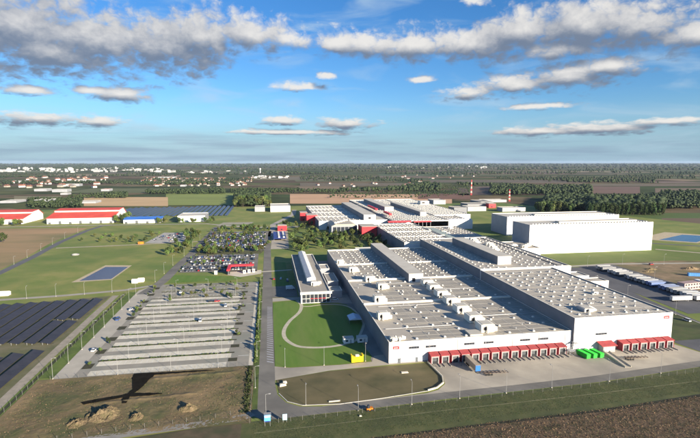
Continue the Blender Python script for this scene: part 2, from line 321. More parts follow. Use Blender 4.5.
# garden lawn with its looping path
lawn = [(1.4, 226), (1.2, 300), (1.4, 333), (8, 336), (19, 337), (23, 330), (30, 326), (40, 326), (52, 321), (58, 300), (56.5, 283), (50, 262), (49, 245), (51, 230), (48.5, 224.2), (33, 223), (8.5, 223.9)]
sheet('lawn', lawn, .04, grass_lush)
loop = smooth_line([(18.5, 336.5), (21, 325), (18.6, 309), (11.4, 292), (7.4, 276), (7.8, 262), (13.4, 250.5), (22, 246.6), (31, 246.2), (38.5, 248)], 8)
strip('garden_path', loop, 2.3, .06, paving)
strip('garden_path', smooth_line([(20.5, 322), (26, 320.5), (36, 323), (46, 321.5), (53, 315), (56.5, 300), (57, 282), (52, 265), (46, 252), (38.5, 248)], 7), 1.6, .056, paving)
sheet('paved_plaza', [(1.2, 336), (19, 338), (24, 331), (40, 327), (47, 326), (57, 322), (57, 345), (1.2, 345)], .045, M('plaza', (.36, .35, .33), (.30, .29, .275), .3))
# angled bays along the site road
bays = MB()
for k in range(30):
    y = 232+k*3.15
    bays.face([(-2.6, y, .034), (.7, y-1.9, .034), (.7, y-.6, .034), (-2.6, y+1.3, .034)])
struct(bays.build('bay_paving', M('bay_paving', (.34, .34, .35), (.28, .28, .29), .4)))
strip('hedge_verge', [(-7.6, 186), (-7.6, 395)], 2.6, .03, M('verge_lush', (.065, .10, .022), (.10, .13, .03), .3, detail=7, c3=(.05, .07, .02), scale3=.2))
# dirt lot on the left
LX0, LX1, LY0, LY1 = -106, -8.5, 176, 229
def vnoise(x, y, cell, seed):
    g = np.random.default_rng(seed).normal(0, 1, (64, 64)); fx, fy = np.asarray(x)/cell, np.asarray(y)/cell; ix, iy = np.floor(fx).astype(int), np.floor(fy).astype(int); tx, ty = fx-ix, fy-iy; tx, ty = tx*tx*(3-2*tx), ty*ty*(3-2*ty); q = lambda a, b: g[a % 64, b % 64]
    return (q(ix, iy)*(1-tx)+q(ix+1, iy)*tx)*(1-ty)+(q(ix, iy+1)*(1-tx)+q(ix+1, iy+1)*tx)*ty
def dirt_h(x, y):
    def ridge(ax, ay, bx, by, h, w):
        vx, vy = bx-ax, by-ay; t = np.clip(((x-ax)*vx+(y-ay)*vy)/(vx*vx+vy*vy), 0, 1); dd = np.hypot(x-ax-t*vx, y-ay-t*vy); return h*np.exp(-(dd/w)**1.3)
    z = ridge(-54, 221.6, -18, 222.6, .35, 1.2)+ridge(-69.5, 202, -33, 204, .3, 1.0)+.05*vnoise(x, y, 7, 1)+.04*vnoise(x, y, 3, 2)+.03*vnoise(x, y, 1.4, 3)
    e = np.minimum(np.minimum(x-LX0, LX1-x), np.minimum(y-LY0, LY1-y)); return np.maximum(z, -.1)*np.clip(e/4, 0, 1)
nx, ny = 200, 110
gx, gy = np.meshgrid(np.linspace(LX0, LX1, nx), np.linspace(LY0, LY1, ny)); gz = dirt_h(gx, gy)*(1+.25*vnoise(gx, gy, 2, 5))+.12+rng.normal(0, .03, gx.shape)
V = np.stack([gx, gy, gz], -1).reshape(-1, 3).tolist(); Fc = [(j*nx+i, j*nx+i+1, (j+1)*nx+i+1, (j+1)*nx+i) for j in range(ny-1) for i in range(nx-1)]
me = bpy.data.meshes.new('dirt_lot'); me.from_pydata(V, [], Fc); me.shade_smooth(); me.materials.append(M('dirt', (.145, .108, .055), (.085, .088, .034), .07, detail=10, c3=(.23, .165, .085), scale3=.05, bump=.4, lo=.42, hi=.58)); struct(link('dirt_lot', me))
patch_pts = [(-64.4, 228.2), (-58.4, 228.3), (-46, 227.6), (-28, 226.4), (-26.5, 225.6), (-40, 225.6), (-54.5, 225.2), (-56, 219.6), (-57.7, 211.6), (-59.0, 208.6), (-52.8, 207.3), (-47.0, 206.2), (-47.2, 205.5), (-52.1, 204.9), (-60.1, 205.0), (-60, 199.6), (-62, 199.7), (-62.7, 204.8), (-70.2, 203.1), (-77.1, 201.2), (-78.7, 203.6), (-71.1, 205.8), (-64.1, 207.2), (-61.8, 208.6), (-61, 212.1), (-63.9, 223.4)]
wj = random.Random(5); patch_pts2 = []
for i, p in enumerate(patch_pts):
    q = patch_pts[(i+1) % len(patch_pts)]; n_ = max(1, int(math.hypot(q[0]-p[0], q[1]-p[1])/1.6))
    for k in range(n_): patch_pts2.append((p[0]+(q[0]-p[0])*k/n_+wj.uniform(-.28, .28), p[1]+(q[1]-p[1])*k/n_+wj.uniform(-.28, .28)))
sheet('dark_patch', patch_pts2, .36, M('dark_ground', (.010, .009, .007), (.018, .016, .012), .4, rough=.9, spec=.02))  # near-black matte sheet laid flat over the dirt lot
strip('dirt_track', [(-110, 168), (-77, 173.2), (-53, 176.2), (-28, 178.3), (-11, 181), (-8, 183)], 4.2, .12, M('track_slabs', (.27, .255, .23), (.20, .19, .165), .2))
sheet('fallow_strip', [(-130, 120), (-12, 120), (-12, 178), (-53, 173.2), (-110, 165)], .0, M('fallow', (.075, .06, .035), (.11, .085, .05), .3, detail=8, c3=(.05, .06, .025), scale3=.1))
# big car park
CPX0, CPX1 = -86, -22.5
sheet('car_park', [(-100.5, 229.2), (-9.3, 229.2), (-9.3, 396), (-87, 399), (-93, 392), (-100.5, 372)], .03, M('car_park_asphalt', (.275, .268, .25), (.23, .222, .21), .12, detail=8, c3=(.20, .215, .205), scale3=.05))
sheet('car_park_road', [(-100.5, 229.4), (-92, 229.4), (-88.5, 395), (-94, 396), (-101.5, 384)], .045, M('car_park_concrete', (.40, .385, .36), (.33, .32, .30), .1, detail=8))
sheet('car_park_walk', [(-11.6, 229.4), (-9.5, 229.4), (-9.5, 396), (-11.6, 396)], .05, concrete_lt)
bayc = M('bay_concrete', (.60, .585, .53), (.51, .495, .455), .35, detail=8, c3=(.42, .41, .37), scale3=.06); bayg = M('bay_grey', (.34, .33, .30), (.27, .265, .24), .3, detail=8, c3=(.16, .17, .09), scale3=.12)
planter_m = M('planter_soil', (.040, .040, .022), (.060, .055, .030), .6)
lines = MB(); y = 229.9; k = 0; row = 0
while y < 394:
    old = y > 342; mt = bayg if old else bayc
    for part, w in (('bay', 5.5), ('lane', 5.4), ('bay', 5.5), ('bed', 1.9)):
        if y+w > 396: break
        x0 = CPX0+(2.5 if old else 0)+.6*math.sin(row*2.1); x1 = CPX1+1.6*(row % 2)
        if part == 'bay':
            sheet('parking_row', rect(x0, x1, y, y+w), .055, mt)
            q = x0+2.6
            while q < x1-.5: lines.face([(q, y+.15, .062), (q+.13, y+.15, .062), (q+.13, y+w-.3, .062), (q, y+w-.3, .062)]); q += 2.6
            row += 1
        elif part == 'bed':
            sheet('planting_bed', rect(x0, x1+3, y+.15, y+w-.2), .075, planter_m)
        y += w
struct(lines.build('bay_lines', paint_m), 'structure')
for k in range(9):                                     # green stubs at both ends of the rows
    yy = 236+k*18.3
    sheet('planting_bed', rect(-91.4, -86.8, yy+2.5, yy+8.5), .076, planter_m); sheet('planting_bed', rect(-22+.0, -17.5, yy-.2, yy+4), .077, planter_m)
    MB().face([(-17.2, yy+6, .064), (-11.8, yy+6, .064), (-11.8, yy+6.3, .064), (-17.2, yy+6.3, .064)]).build('road_line', paint_m)['kind'] = 'structure'
strip('grass_verge', [(-104, 231), (-104.3, 380)], 6.4, .02, M('verge_green', (.085, .135, .022), (.12, .155, .035), .2, detail=8, c3=(.06, .09, .02), scale3=.08))
# around the solar field
strip('gravel_track', [(-111.3, 190), (-112.3, 232), (-114.4, 330), (-114.8, 372)], 4.6, .03, M('track_gravel', (.33, .29, .23), (.25, .22, .17), .3, detail=8))
strip('ditch', [(-107.6, 196), (-107.9, 240), (-108.8, 330), (-109.5, 376)], 1.6, .035, M('ditch_grass', (.03, .038, .014), (.05, .055, .02), .4))
sheet('solar_ground', [(-260, 150), (-114, 190), (-115, 268), (-118, 330), (-118, 372), (-260, 345)], .015, M('solar_meadow', (.10, .105, .045), (.16, .14, .08), .1, detail=8))
strip('farm_road', [(-300, 362), (-194, 374), (-155, 378), (-112, 387), (-92, 399)], 5.2, .058, M('road_pale', (.34, .33, .31), (.28, .27, .25), .1))
strip('link_road', smooth_line([(-96, 372), (-93.5, 385), (-90.5, 400), (-88.5, 425), (-87.2, 470), (-84, 540), (-82.5, 625), (-80, 700), (-79, 745), (-60, 762)], 5), 8.5, .066, asphalt)
# grass and paving between the car parks
sheet('lawn_strip', [(-84, 404), (-34, 404), (-24, 410), (-26, 418), (-84, 432)], .04, grass_lush)
sheet('pale_walk', [(-38, 425), (-26, 415), (-8, 425), (-8, 440), (-36, 440)], .05, concrete_lt)
sheet('full_car_park', [(-82, 441), (-12, 436), (-12, 520), (-80, 524)], .05, asphalt)
sheet('planted_strip', [(-80, 524), (-10, 520), (-6, 541), (-84, 544)], .045, M('shrub_ground', (.06, .075, .025), (.11, .10, .05), .3))
sheet('full_car_park', [(-84, 544), (-2, 541), (3, 690), (-81, 694)], .05, asphalt)
strip('back_road', [(-80, 770), (-20, 735), (20, 728), (48, 730)], 12, .072, M('road_grey', (.36, .35, .33), (.30, .29, .28), .08))
strip('cross_walk', [(-8, 432), (20, 436)], 3.2, .056, concrete_lt)
strip('approach_road', [(2, 640), (6, 760), (45, 900), (52, 990)], 9, .05, M('road_grey', (.36,)*3))
sheet('forecourt', [(1, 545), (22, 545), (26, 690), (4, 690)], .055, concrete)
sheet('service_lawn', [(3.5, 380), (15, 380), (15, 470), (3.5, 470)], .05, grass_lush)
sheet('courtyard', [(1.2, 346), (20, 346), (20, 378), (1.2, 378)], .047, asphalt)
# left fields, pond, roads
sheet('brown_field', [(-249, 470), (-250, 520), (-268, 640), (-271, 770), (-520, 800), (-640, 520)], -.02, M('stubble', (.36, .235, .12), (.28, .19, .095), .02, detail=7, c3=(.15, .15, .06), scale3=.01, stretch=(.3, 1, 1)))
strip('country_road', [(-236, 380), (-241, 470), (-246, 540), (-258, 640), (-262, 740), (-258, 790), (-240, 800)], 7.5, .03, M('road_dark', (.13, .13, .135), (.10, .10, .105), .1))
strip('field_track', [(-245, 594), (-166, 602), (-98, 612), (-86, 616)], 4.5, .02, gravel)
strip('country_road', [(-520, 812), (-345, 800), (-240, 800), (-100, 790), (-70, 765)], 7, .035, M('road_pale', (.3,)*3))
sheet('pond_liner', [(-163.5, 420), (-157.5, 486), (-132, 481), (-133, 424)], .02, liner_m)
sheet('pond', [(-159, 424.5), (-155, 478), (-133.8, 474.5), (-134.5, 427)], .04, water_m)
sheet('gravel_yard', [(-152, 612), (-147, 700), (-112, 694), (-106, 606)], .02, M('rubble_ground', (.40, .38, .34), (.30, .29, .26), .12))
sheet('pale_plot', [(-80, 772), (-30, 772), (-25, 800), (-75, 802)], .03, M('bare_plot', (.34, .31, .24), (.26, .25, .18), .1))
# far fields as they lie
FIELDS = [('stubble_field', [(50, 1143), (433, 1078), (560, 1396), (65, 1481)], (.56, .345, .20)), ('ploughed_field', [(395, 1224), (533, 1200), (625, 1409), (463, 1436)], (.19, .10, .065)),
 ('stubble_field', [(-413, 1157), (-225, 1125), (-282, 1413), (-517, 1454)], (.54, .37, .19)), ('green_field', [(-235, 1152), (-80, 1126), (-109, 1559), (-324, 1596)], (.21, .25, .06)),
 ('ploughed_field', [(561, 1351), (822, 1306), (1040, 1655), (710, 1711)], (.115, .08, .055)), ('ploughed_field', [(960, 1351), (1152, 1318), (1475, 1691), (1229, 1733)], (.17, .105, .075)),
 ('stubble_field', [(1199, 1310), (1344, 1285), (1624, 1555), (1448, 1585)], (.17, .125, .075)), ('green_field', [(560, 690), (760, 660), (850, 794), (650, 830)], (.08, .125, .028)),
 ('ploughed_field', [(600, 640), (700, 622), (790, 715), (690, 735)], (.14, .10, .06)), ('stubble_field', [(-640, 1335), (-520, 1315), (-595, 1507), (-733, 1531)], (.22, .19, .10)),
 ('stubble_field', [(128, 1962), (614, 1878), (700, 2142), (146, 2237)], (.15, .12, .075)), ('ploughed_field', [(764, 2185), (1520, 2056), (1726, 2335), (867, 2482)], (.13, .105, .07)),
 ('stubble_field', [(1181, 1781), (1757, 1682), (1913, 1833), (1286, 1940)], (.16, .125, .08)), ('stubble_field', [(62, 2620), (411, 2560), (491, 3058), (75, 3130)], (.16, .135, .085))]
for i, (n, p, c) in enumerate(FIELDS):
    sheet(n, p, -.25+.02*(i % 3), M('field_%d' % i, c, tuple(x*.78 for x in c), .012, detail=8, c3=tuple(x*.9 for x in c), scale3=.004, stretch=(.35, 1, 1)))
fr_rng = random.Random(21); FC = [(.21, .15, .085), (.10, .115, .04), (.15, .11, .07), (.07, .095, .032), (.24, .19, .11), (.12, .13, .05), (.17, .12, .085)]
for i in range(60):
    y = 1600*math.exp(fr_rng.uniform(0, 1.5)); x = fr_rng.uniform(-.55, 1.05)*y; w = y*fr_rng.uniform(.07, .22); d_ = y*fr_rng.uniform(.05, .16); sk = fr_rng.uniform(-.2, .3); q = i % 7
    sheet('far_field', [(x, y), (x+w, y-.17*w), (x+w+sk*d_, y-.17*w+d_), (x+sk*d_, y+d_)], -.58+.004*i, M('far_field_%d' % q, FC[q], tuple(v*.8 for v in FC[q]), .008, detail=7, stretch=(.4, 1, 1)))
# right side: truck park, service road, building site, lawn, basin
sheet('service_road', [(221, 219), (226, 196), (330, 206), (330, 212), (262, 222), (272, 300), (292, 400), (270, 402), (243, 330), (236, 250)], .025, M('asphalt_truck', (.115, .115, .12), (.09, .09, .095), .08))
sheet('grass_strip', [(221, 222), (262, 222), (263, 260), (254, 330), (250, 372), (238, 372), (235, 333), (219, 330)], .03, verge)
strip('kerb', [(262, 224), (263.5, 262), (254.5, 330), (250.5, 372)], .6, .03, concrete_lt, .14)
sheet('truck_park', [(272, 262), (330, 262), (330, 405), (292, 405), (276, 330)], .035, M('asphalt_truck', (.1,)*3))
sheet('building_site', [(330, 290), (480, 300), (470, 390), (410, 412), (325, 412)], .03, soil)
sheet('service_lawn', [(275, 412), (425, 408), (520, 396), (560, 420), (436, 462), (272, 462)], .01, M('lawn_right', (.10, .14, .03), (.13, .155, .042), .06, detail=8))
strip('service_road', [(236, 402), (330, 408), (430, 396), (520, 372)], 5, .04, M('road_grey', (.3,)*3))
strip('service_road', [(436, 470), (470, 440), (560, 400)], 5, .03, gravel)
strip('service_road', [(440, 520), (520, 470), (620, 430)], 6, .03, M('road_dark', (.1,)*3))
sheet('pond_liner', [(470, 540), (556, 585), (600, 540), (520, 497)], .02, liner_m)
sheet('pond', [(494, 528), (560, 560), (590, 538), (524, 503)], .04, water_m)
# ---------------------------------------------------------------- halls
def hall(name, label, x0, x1, y0, y1, h, wall=white_wall, roof=roof_m, cat='building', parapet=.5, group=None, front=None, side=None):
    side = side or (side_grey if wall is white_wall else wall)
    t = thing(name, label, cat, (x0, y0, 0), 0, group); w, d = x1-x0, y1-y0
    MB().box(0, w, .0, .35, 0, h).build('front_wall', front or wall, t); MB().box(0, w, d-.35, d, 0, h).build('back_wall', wall, t)
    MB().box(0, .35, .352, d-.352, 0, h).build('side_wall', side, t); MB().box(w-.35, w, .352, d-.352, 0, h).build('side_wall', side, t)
    MB().box(.352, w-.352, .352, d-.352, h-parapet-.3, h-parapet).build('roof', roof, t)
    c = MB(); e = .06                                   # coping all round, a little proud
    c.box(-e, w+e, -e, .45, h, h+.12); c.box(-e, w+e, d-.45, d+e, h, h+.12); c.box(-e, .45, .452, d-.452, h, h+.12); c.box(w-.45, w+e, .452, d-.452, h, h+.12)
    c.build('coping', white_trim, t)
    return t
DOME = {}
def dome_mesh(sx, sy, h):
    sx, sy, h = sx*.85, sy*.85, h*.9; k = (sx, sy, h)
    if k not in DOME:
        mb = MB().box(-sx/2, sx/2, -sy/2, sy/2, 0, h*.55, 0).box(-sx/2+.06, sx/2-.06, -sy/2+.06, sy/2-.06, h*.55, h, 0, tx=sx*.18, ty=sy*.18); DOME[k] = mb.mesh('skylight', dome_m)
    return DOME[k]
def domes(t, xs, ys, z, sx=1.8, sy=1.8, h=1.0, jit=.25, skip=0.04, stuff=False, mask=None):
    pts = []
    for j, y in enumerate(ys):
        for x in xs:
            if random.random() < skip or (mask and not mask(x, y)): continue
            pts.append((x+random.uniform(-jit, jit), y+random.uniform(-jit, jit)))
    if stuff:
        sx, sy, h = sx*.7, sy*.7, h*.8; mb = MB()
        for x, y in pts: mb.box(x-sx/2, x+sx/2, y-sy/2, y+sy/2, z, z+h, tx=sx*.15, ty=sy*.15)
        o = mb.build('skylights', dome_m, t); o['kind'] = 'stuff'
    else:
        for x, y in pts: link('skylight', dome_mesh(sx, sy, h), t, (x, y, z))
def monitor(x0, x1, y0, y1, z0, z1, t):
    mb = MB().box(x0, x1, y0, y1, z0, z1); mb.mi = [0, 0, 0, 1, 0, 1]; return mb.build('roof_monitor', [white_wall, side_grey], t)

# low hall with the long row of docks
HX, HY = 57.2, 219.5
A = hall('factory_hall', 'long low white factory hall with grey panelled roof and row of fourteen red dock shelters', HX, 157.0, HY, 470, 11.0)
RZ = 10.5
# dark membrane fields divided by paler walkways
cols = [(14.5, 28.6), (29.4, 43.6), (58.5, 65.5), (66.3, 79.5), (80.3, 98.5)]
ys = [(3, 13), (13.8, 24), (24.8, 42), (42.8, 62.5), (67, 79), (79.8, 95), (95.8, 121), (127.5, 150), (150.8, 177.5), (184, 210), (210.8, 246)]
rd = random.Random(3)
for a, b in ys:
    for c, e in cols:
        MB().box(c+rd.uniform(0, .6), e-rd.uniform(0, .6), a, b, RZ+.001, RZ+.07).build('roof_panel', roof_dk, A)
for yy in (65, 124.5, 180.5):
    MB().box(.4, 99.4, yy-.75, yy+.75, RZ, RZ+1.0).build('fire_wall', white_trim, A)
MB().box(.4, 99.4, 248.6, 250.1, RZ, RZ+.9).build('fire_wall', white_trim, A)
domes(A, [15.6, 30.4, 42.0], [3.6, 14.2, 21.5, 33.5, 44.2, 54.0, 72, 83, 92, 104, 116], RZ, 1.5, 1.7, .9)
domes(A, [66, 80, 92], [4, 14.5, 25, 38, 52, 71, 86, 101, 116], RZ, 1.5, 1.7, .9)
domes(A, fr(9, 43, 5.6), fr(130, 246, 8.2), RZ, 1.4, 1.5, .8, .5, .12)
domes(A, fr(60, 98, 6.0), fr(130, 246, 8.2), RZ, 1.4, 1.5, .8, .5, .12)
def roof_unit(parent, x, y, w, d_, h, z, ducts=True, mat=white_trim, name='roof_unit'):
    u = MB().box(0, w, 0, d_, .3, h).box(.3, w-.3, .3, d_-.3, 0, .3).build(name, mat, parent, (x, y, z))
    MB().box(w*.12, w*.88, d_*.1, d_*.9, h+.002, h+.14).build('unit_lid', roof_lt, u)
    MB().box(w*.15, w*.5, -.06, -.002, h*.30, h*.72).build('louvre', dark_m, u)
    if ducts:
        dk = MB().box(w+.01, w+2.2, d_*.15, d_*.45, .2, h*.55).box(w+.01, w+1.6, d_*.55, d_*.85, .2, h*.75)
        for q in range(5): dk.tube((w+2.3+.1*q, d_*(.2+.15*q), .9), (w+.6, d_*(.2+.15*q), .9+.2*q), .35, n=6)
        dk.tube((w*.4, -.9, .1), (w*.4, -.9, h*.8), .45, n=7); dk.tube((w*.4, -.9, h*.8), (w*.4, .3, h*.8), .42, n=7)
        dk.build('ducts', white_trim, u)['kind'] = 'stuff'
    return u
for x, y, w, d_, h in [(.8, 186, 4.5, 6, 3.6), (6.2, 153, 6, 7, 4), (13.2, 120.5, 6.4, 7.5, 4), (17.5, 98, 6, 7, 4), (8.0, 67.5, 6.2, 6, 4.2), (2.8, 35, 6, 5, 4.0)]: roof_unit(A, x, y, w, d_, h, RZ)
roof_unit(A, 1.4, 2.2, 2.4, 3.2, 1.9, RZ); roof_unit(A, 5.2, 3.0, 2, 2.2, 1.6, RZ)
for y in (101, 87, 72, 55.5, 38.5, 21, 6): roof_unit(A, 51.5, y, 7.4, 7.8, 4.2, RZ)
MB().box(43.5, 50.5, 2, 9, 0, 1.1).build('roof_deck', roof_lt, A, (0, 0, RZ))
m1 = monitor(44.5, 55.5, 114, 249, RZ, 16.8, A)
MB().box(44.3, 55.7, 113.8, 249.2, 16.802, 17.05).build('monitor_roof', roof_lt, m1); MB().box(47, 49.4, 113.9, 113.99, RZ+.4, RZ+3.4).build('opening', dark_m, m1)
vm = MB().tube((0, 0, 0), (0, 0, .9), .22, n=6).tube((0, 0, .9), (0, 0, 1.1), .34, .3, n=6).mesh('vent_pipe', steel); bm_ = MB().box(-.5, .5, -.4, .4, 0, .7).mesh('roof_vent', M('vent_grey', (.45, .44, .42)))
for k in range(120):
    x, y = rd.uniform(3, 97), rd.uniform(3, 246)
    if 43 < x < 61 or (x < 22 and rd.random() < .5): continue
    link('vent_pipe' if k % 2 else 'roof_vent', vm if k % 2 else bm_, A, (x, y, RZ), rd.uniform(0, 1))
for x in (22, 36, 62.5, 73, 88):
    for a_, b_ in ((2, 64), (66, 123), (126, 179), (182, 247)): MB().box(x-.14, x+.14, a_, b_, RZ+.072, RZ+.11).build('roof_seam', roof_lt, A)
for y in fr(8, 245, 9.3): MB().box(13.5, 43.8, y-.12, y+.12, RZ+.074, RZ+.112).build('roof_seam', roof_lt, A); MB().box(61, 98.8, y-.12, y+.12, RZ+.076, RZ+.114).build('roof_seam', roof_lt, A)
for x0, x1, y in ((3, 40, 19), (8, 44, 58), (60, 97, 31), (62, 98, 90), (6, 42, 112)):
    p_ = MB().tube((x0, y, RZ+.5), (x1, y, RZ+.5), .14, n=5); p_.build('pipe_run', steel, A)
# openings in the front wall
def strip_window(t, x0, x1, z0, z1, n=4):
    w = MB().box(x0-.12, x1+.12, -.07, -.003, z0-.12, z1+.12).build('window', M('window_frame', (.22, .22, .23)), t); s = (x1-x0)/n
    for k in range(n): MB().box(x0+k*s+.06, x0+(k+1)*s-.06, -.10, -.072, z0, z1).build('pane', glass_m, w)
for a, b in [(67.5, 72.7), (76.2, 81.6), (96.7, 102.2), (107.3, 112.6), (127.4, 133.1), (137.7, 143.4)]: strip_window(A, a-HX, b-HX, 7.1, 8.1)
for x in (62.4, 71.6):
    dd = MB().box(x-HX-.65, x-HX+.65, -.08, -.004, 0, 2.5).build('door', M('door_grey', (.12, .13, .14)), A); MB().box(x-HX+.35, x-HX+.5, -.14, -.082, 1.0, 1.2).build('handle', steel, dd)
def logo(t, x, z, s):
    lg = MB().box(x, x+3.4*s, -.12, -.004, z, z+1.6*s).build('logo_sign', red_m, t)
    for k in range(3): MB().box(x+.55*s+k*.78*s, x+1.05*s+k*.78*s, -.135, -.122, z+.5*s, z+.95*s).build('letter', white_trim, lg)
logo(A, 2.0, 7.3, .95)
for x in fr(6, 96, 15): MB().tube((x, -.12, 0), (x, -.12, 10.6), .10, n=5).build('downpipe', M('pipe_grey', (.45, .45, .44)), A)
MB().box(0, 19.8, -.05, -.002, 0, .5).build('plinth', M('plinth_grey', (.30, .30, .30)), A)
# dock shelters
def dock(t, x, first):
    o = MB()
    o.prism([(0, 0), (0, 4.7), (-1.2, 4.7), (-4.4, 4.15), (-4.4, 0)], 'x', 0, .25); o.prism([(0, 0), (0, 4.7), (-1.2, 4.7), (-4.4, 4.15), (-4.4, 0)], 'x', 4.25, 4.5)
    s = o.build('dock_shelter', M('dock_maroon', (.24, .03, .04), (.19, .025, .035), .6), t, (x, -.004, 0)) if first is None else link('dock_shelter', first[0], t, (x, -.004, 0))
    def sub(n, mb, mt, k):
        return mb.build(n, mt, s) if first is None else link(n, first[k], s)
    a = sub('dock_roof', MB().prism([(-.02, 4.72), (-.02, 4.95), (-1.2, 4.95), (-4.6, 4.38), (-4.6, 4.1), (-1.2, 4.7)], 'x', -.15, 4.65), dock_red, 1)
    b = sub('dock_frame', MB().box(.26, .85, -4.3, -4.05, 0, 4.0).box(3.65, 4.24, -4.3, -4.05, 0, 4.0).box(.852, 3.648, -4.3, -4.05, 3.3, 4.0), M('dock_grey', (.30, .295, .285), (.24, .235, .23), .5), 2)
    c = sub('dock_door', MB().box(.86, 3.64, -3.7, -3.6, 1.2, 3.29), M('dock_door', (.06, .065, .07), (.10, .105, .11), .5), 3)
    e = sub('leveller', MB().box(.86, 3.64, -4.0, -3.0, .0, 1.19), black_m, 4)
    f = sub('wheel_guide', MB().box(.55, .85, -8.2, -4.5, 0, .35), M('guide_steel', (.30, .29, .26)), 5); f2 = link('wheel_guide', f.data, s, (3.1, 0, 0))
    return [q.data for q in (s, a, b, c, e, f)]
first = None
for k in range(14):
    q = dock(A, 77.6-HX+k*5.33, first); first = first or q
# high hall on the right
B = hall('tall_factory_hall', 'taller white factory hall with six red docks, beside the low hall', 157.3, 216.4, 218.0, 331, 18.2)
RB = 17.7
BX, BY = 157.3, 218.0
domes(B, fr(6, 56, 7.0), fr(6, 108, 8.6), RB, 1.5, 1.7, .9, .7, .10)
for k in range(50): link('vent_pipe' if k % 2 else 'roof_vent', vm if k % 2 else bm_, B, (rd.uniform(3, 56), rd.uniform(3, 108), RB), rd.uniform(0, 1))
for y in fr(5, 108, 7.2): MB().box(2, 57, y-.1, y+.1, RB+.001, RB+.04).build('roof_seam', roof_lt, B)
for yy in fr(10, 105, 17.2): MB().box(2, 57, yy-.5, yy+.5, RB, RB+.05).build('roof_walkway', roof_dk, B)
for xx in fr(9.5, 56, 14): MB().box(xx-.35, xx+.35, 2, 110, RB+.004, RB+.056).build('roof_walkway', roof_lt, B)
roof_unit(B, 12, 9, 6, 7, 2.0, RB, mat=steel); roof_unit(B, 41, 40, 3, 3, 1.6, RB, False)
rail = MB()
for k in range(24): rail.tube((4+k*2.3, .9, RB), (4+k*2.3, .9, RB+1.3), .05, n=4)
rail.tube((4, .9, RB+1.25), (57, .9, RB+1.25), .05, n=4); rail.build('guard_rail', steel, B)
strip_window(B, 170.0-BX, 176.6-BX, 8.3, 9.2)
for k in range(6): dock(B, 183.0-BX+k*5.35, first)
logo(B, 53.6, 14.9, 1.0)
lad = MB()
for x in (50.9, 51.6): lad.tube((x, -.35, 2.5), (x, -.35, 18.6), .06, n=4)
for k in range(26): lad.tube((50.9, -.35, 2.7+k*.6), (51.6, -.35, 2.7+k*.6), .05, n=4)
lad.build('ladder', steel, B)
ent = MB().box(14.5, 21.5, -4.2, -.004, 0, 3.2).build('entrance_porch', M('porch_grey', (.35, .34, .34)), B)
MB().prism([(-.004, 4.6), (-.004, 4.85), (-4.8, 3.75), (-4.8, 3.45)], 'x', 13.4, 22.4).build('porch_roof', dock_red, ent)
for k in range(4): MB().box(15.0+k*1.55, 16.1+k*1.55, -4.27, -4.203, .3 if k == 1 else 1.2, 2.7).build('window', white_trim, ent)
B2 = hall('tall_factory_hall', 'rear section of the tall hall with a raised pale roof monitor and many skylights', 157.3, 233, 331.4, 478, 18.6)
domes(B2, fr(5, 72, 6.0), fr(5, 142, 7.2), 18.1, 1.4, 1.5, .8, .7, .12, mask=lambda x, y: not (20 < x < 36 and y > 10))
MB().box(.4, 75.2, .4, 2.2, 18.1, 18.8).build('fire_wall', white_trim, B2)
m2 = monitor(22, 33.5, 16, 112, 18.1, 24.6, B2); MB().box(21.8, 33.7, 15.8, 112.2, 24.602, 24.85).build('monitor_roof', roof_lt, m2)
for k in range(5): roof_unit(B2, 44+4*(k % 3), 70+k*14, 6, 5, 3, 18.1)
MB().box(67.0, 68.0, 1, 146, 18.101, 18.5).build('roof_walkway', asphalt_dark, B2)
# low annexe on the right of the tall hall
C1 = hall('dock_annexe', 'small white flat annexe beside the tall hall with a red sign', 241, 261.5, 324.5, 336, 7.2); MB().box(11, 14.2, -.1, -.003, 2.2, 4.4).build('logo_sign', red_m, C1)
C2 = hall('dock_annexe', 'low pale flat roofed annexe behind the small one with the red sign', 237, 261, 347, 362, 6, roof=roof_lt)
# middle hall and rear halls
Cc = hall('factory_hall', 'middle factory hall with finely dotted skylight roof and dark side wall, behind the low hall', 142, 200, 484, 636, 14)
domes(Cc, fr(4, 55, 5.2), fr(6, 148, 8), 13.5, 1.7, 2.0, .9, .4, .03)
for yy in (40, 78, 115): MB().box(.4, 57.6, yy-.7, yy+.7, 13.5, 14.3).build('fire_wall', white_trim, Cc)
MB().box(0, 36, -.15, -.004, 12.4, 13.7).build('fascia', white_trim, Cc)
Dd = hall('factory_hall', 'rear left hall with pale striped roof and long raised monitor, near the red entrance box', 72, 176, 690, 935, 13, roof=roof_lt)
domes(Dd, fr(6, 62, 7), fr(8, 238, 12), 12.5, 2.4, 3.2, 1, .5, .03, stuff=True)
for yy in (60, 120, 180): MB().box(.4, 66, yy-3, yy+3, 12.5, 13.1).build('roof_walkway', white_trim, Dd)
for k in range(14): MB().box(4, 64, 10+k*17, 14+k*17, 12.502, 12.56).build('roof_panel', roof_dk, Dd)
m3 = monitor(68, 86, 4, 225, 12.5, 20.5, Dd); MB().box(67.7, 86.3, 3.7, 225.3, 20.502, 20.8).build('monitor_roof', roof_lt, m3); MB().box(75, 79, 3.9, 3.99, 14, 17).build('opening', dark_m, m3)
Ee = hall('factory_hall', 'pale rear hall with rows of skylights behind the red canopy line', 178, 262, 664, 1050, 14, roof=roof_lt)
domes(Ee, fr(6, 80, 6), fr(8, 380, 10), 13.5, 2.2, 2.6, 1, .5, .05, stuff=True)
for a, b, c in ((24, 40, 150), (60, 70, 60)):
    m = monitor(a, b, c, c+190, 13.5, 20, Ee); MB().box(a-.2, b+.2, c-.2, c+190.2, 20.002, 20.3).build('monitor_roof', roof_lt, m)
for k in range(5): MB().box(2, 22, 20+k*70, 34+k*70, 13.502, 13.6).build('roof_panel', roof_dk, Ee)
Ff = hall('factory_hall', 'far rear hall with speckled pale roof at the back right of the plant', 266, 330, 740, 1070, 13, roof=roof_lt)
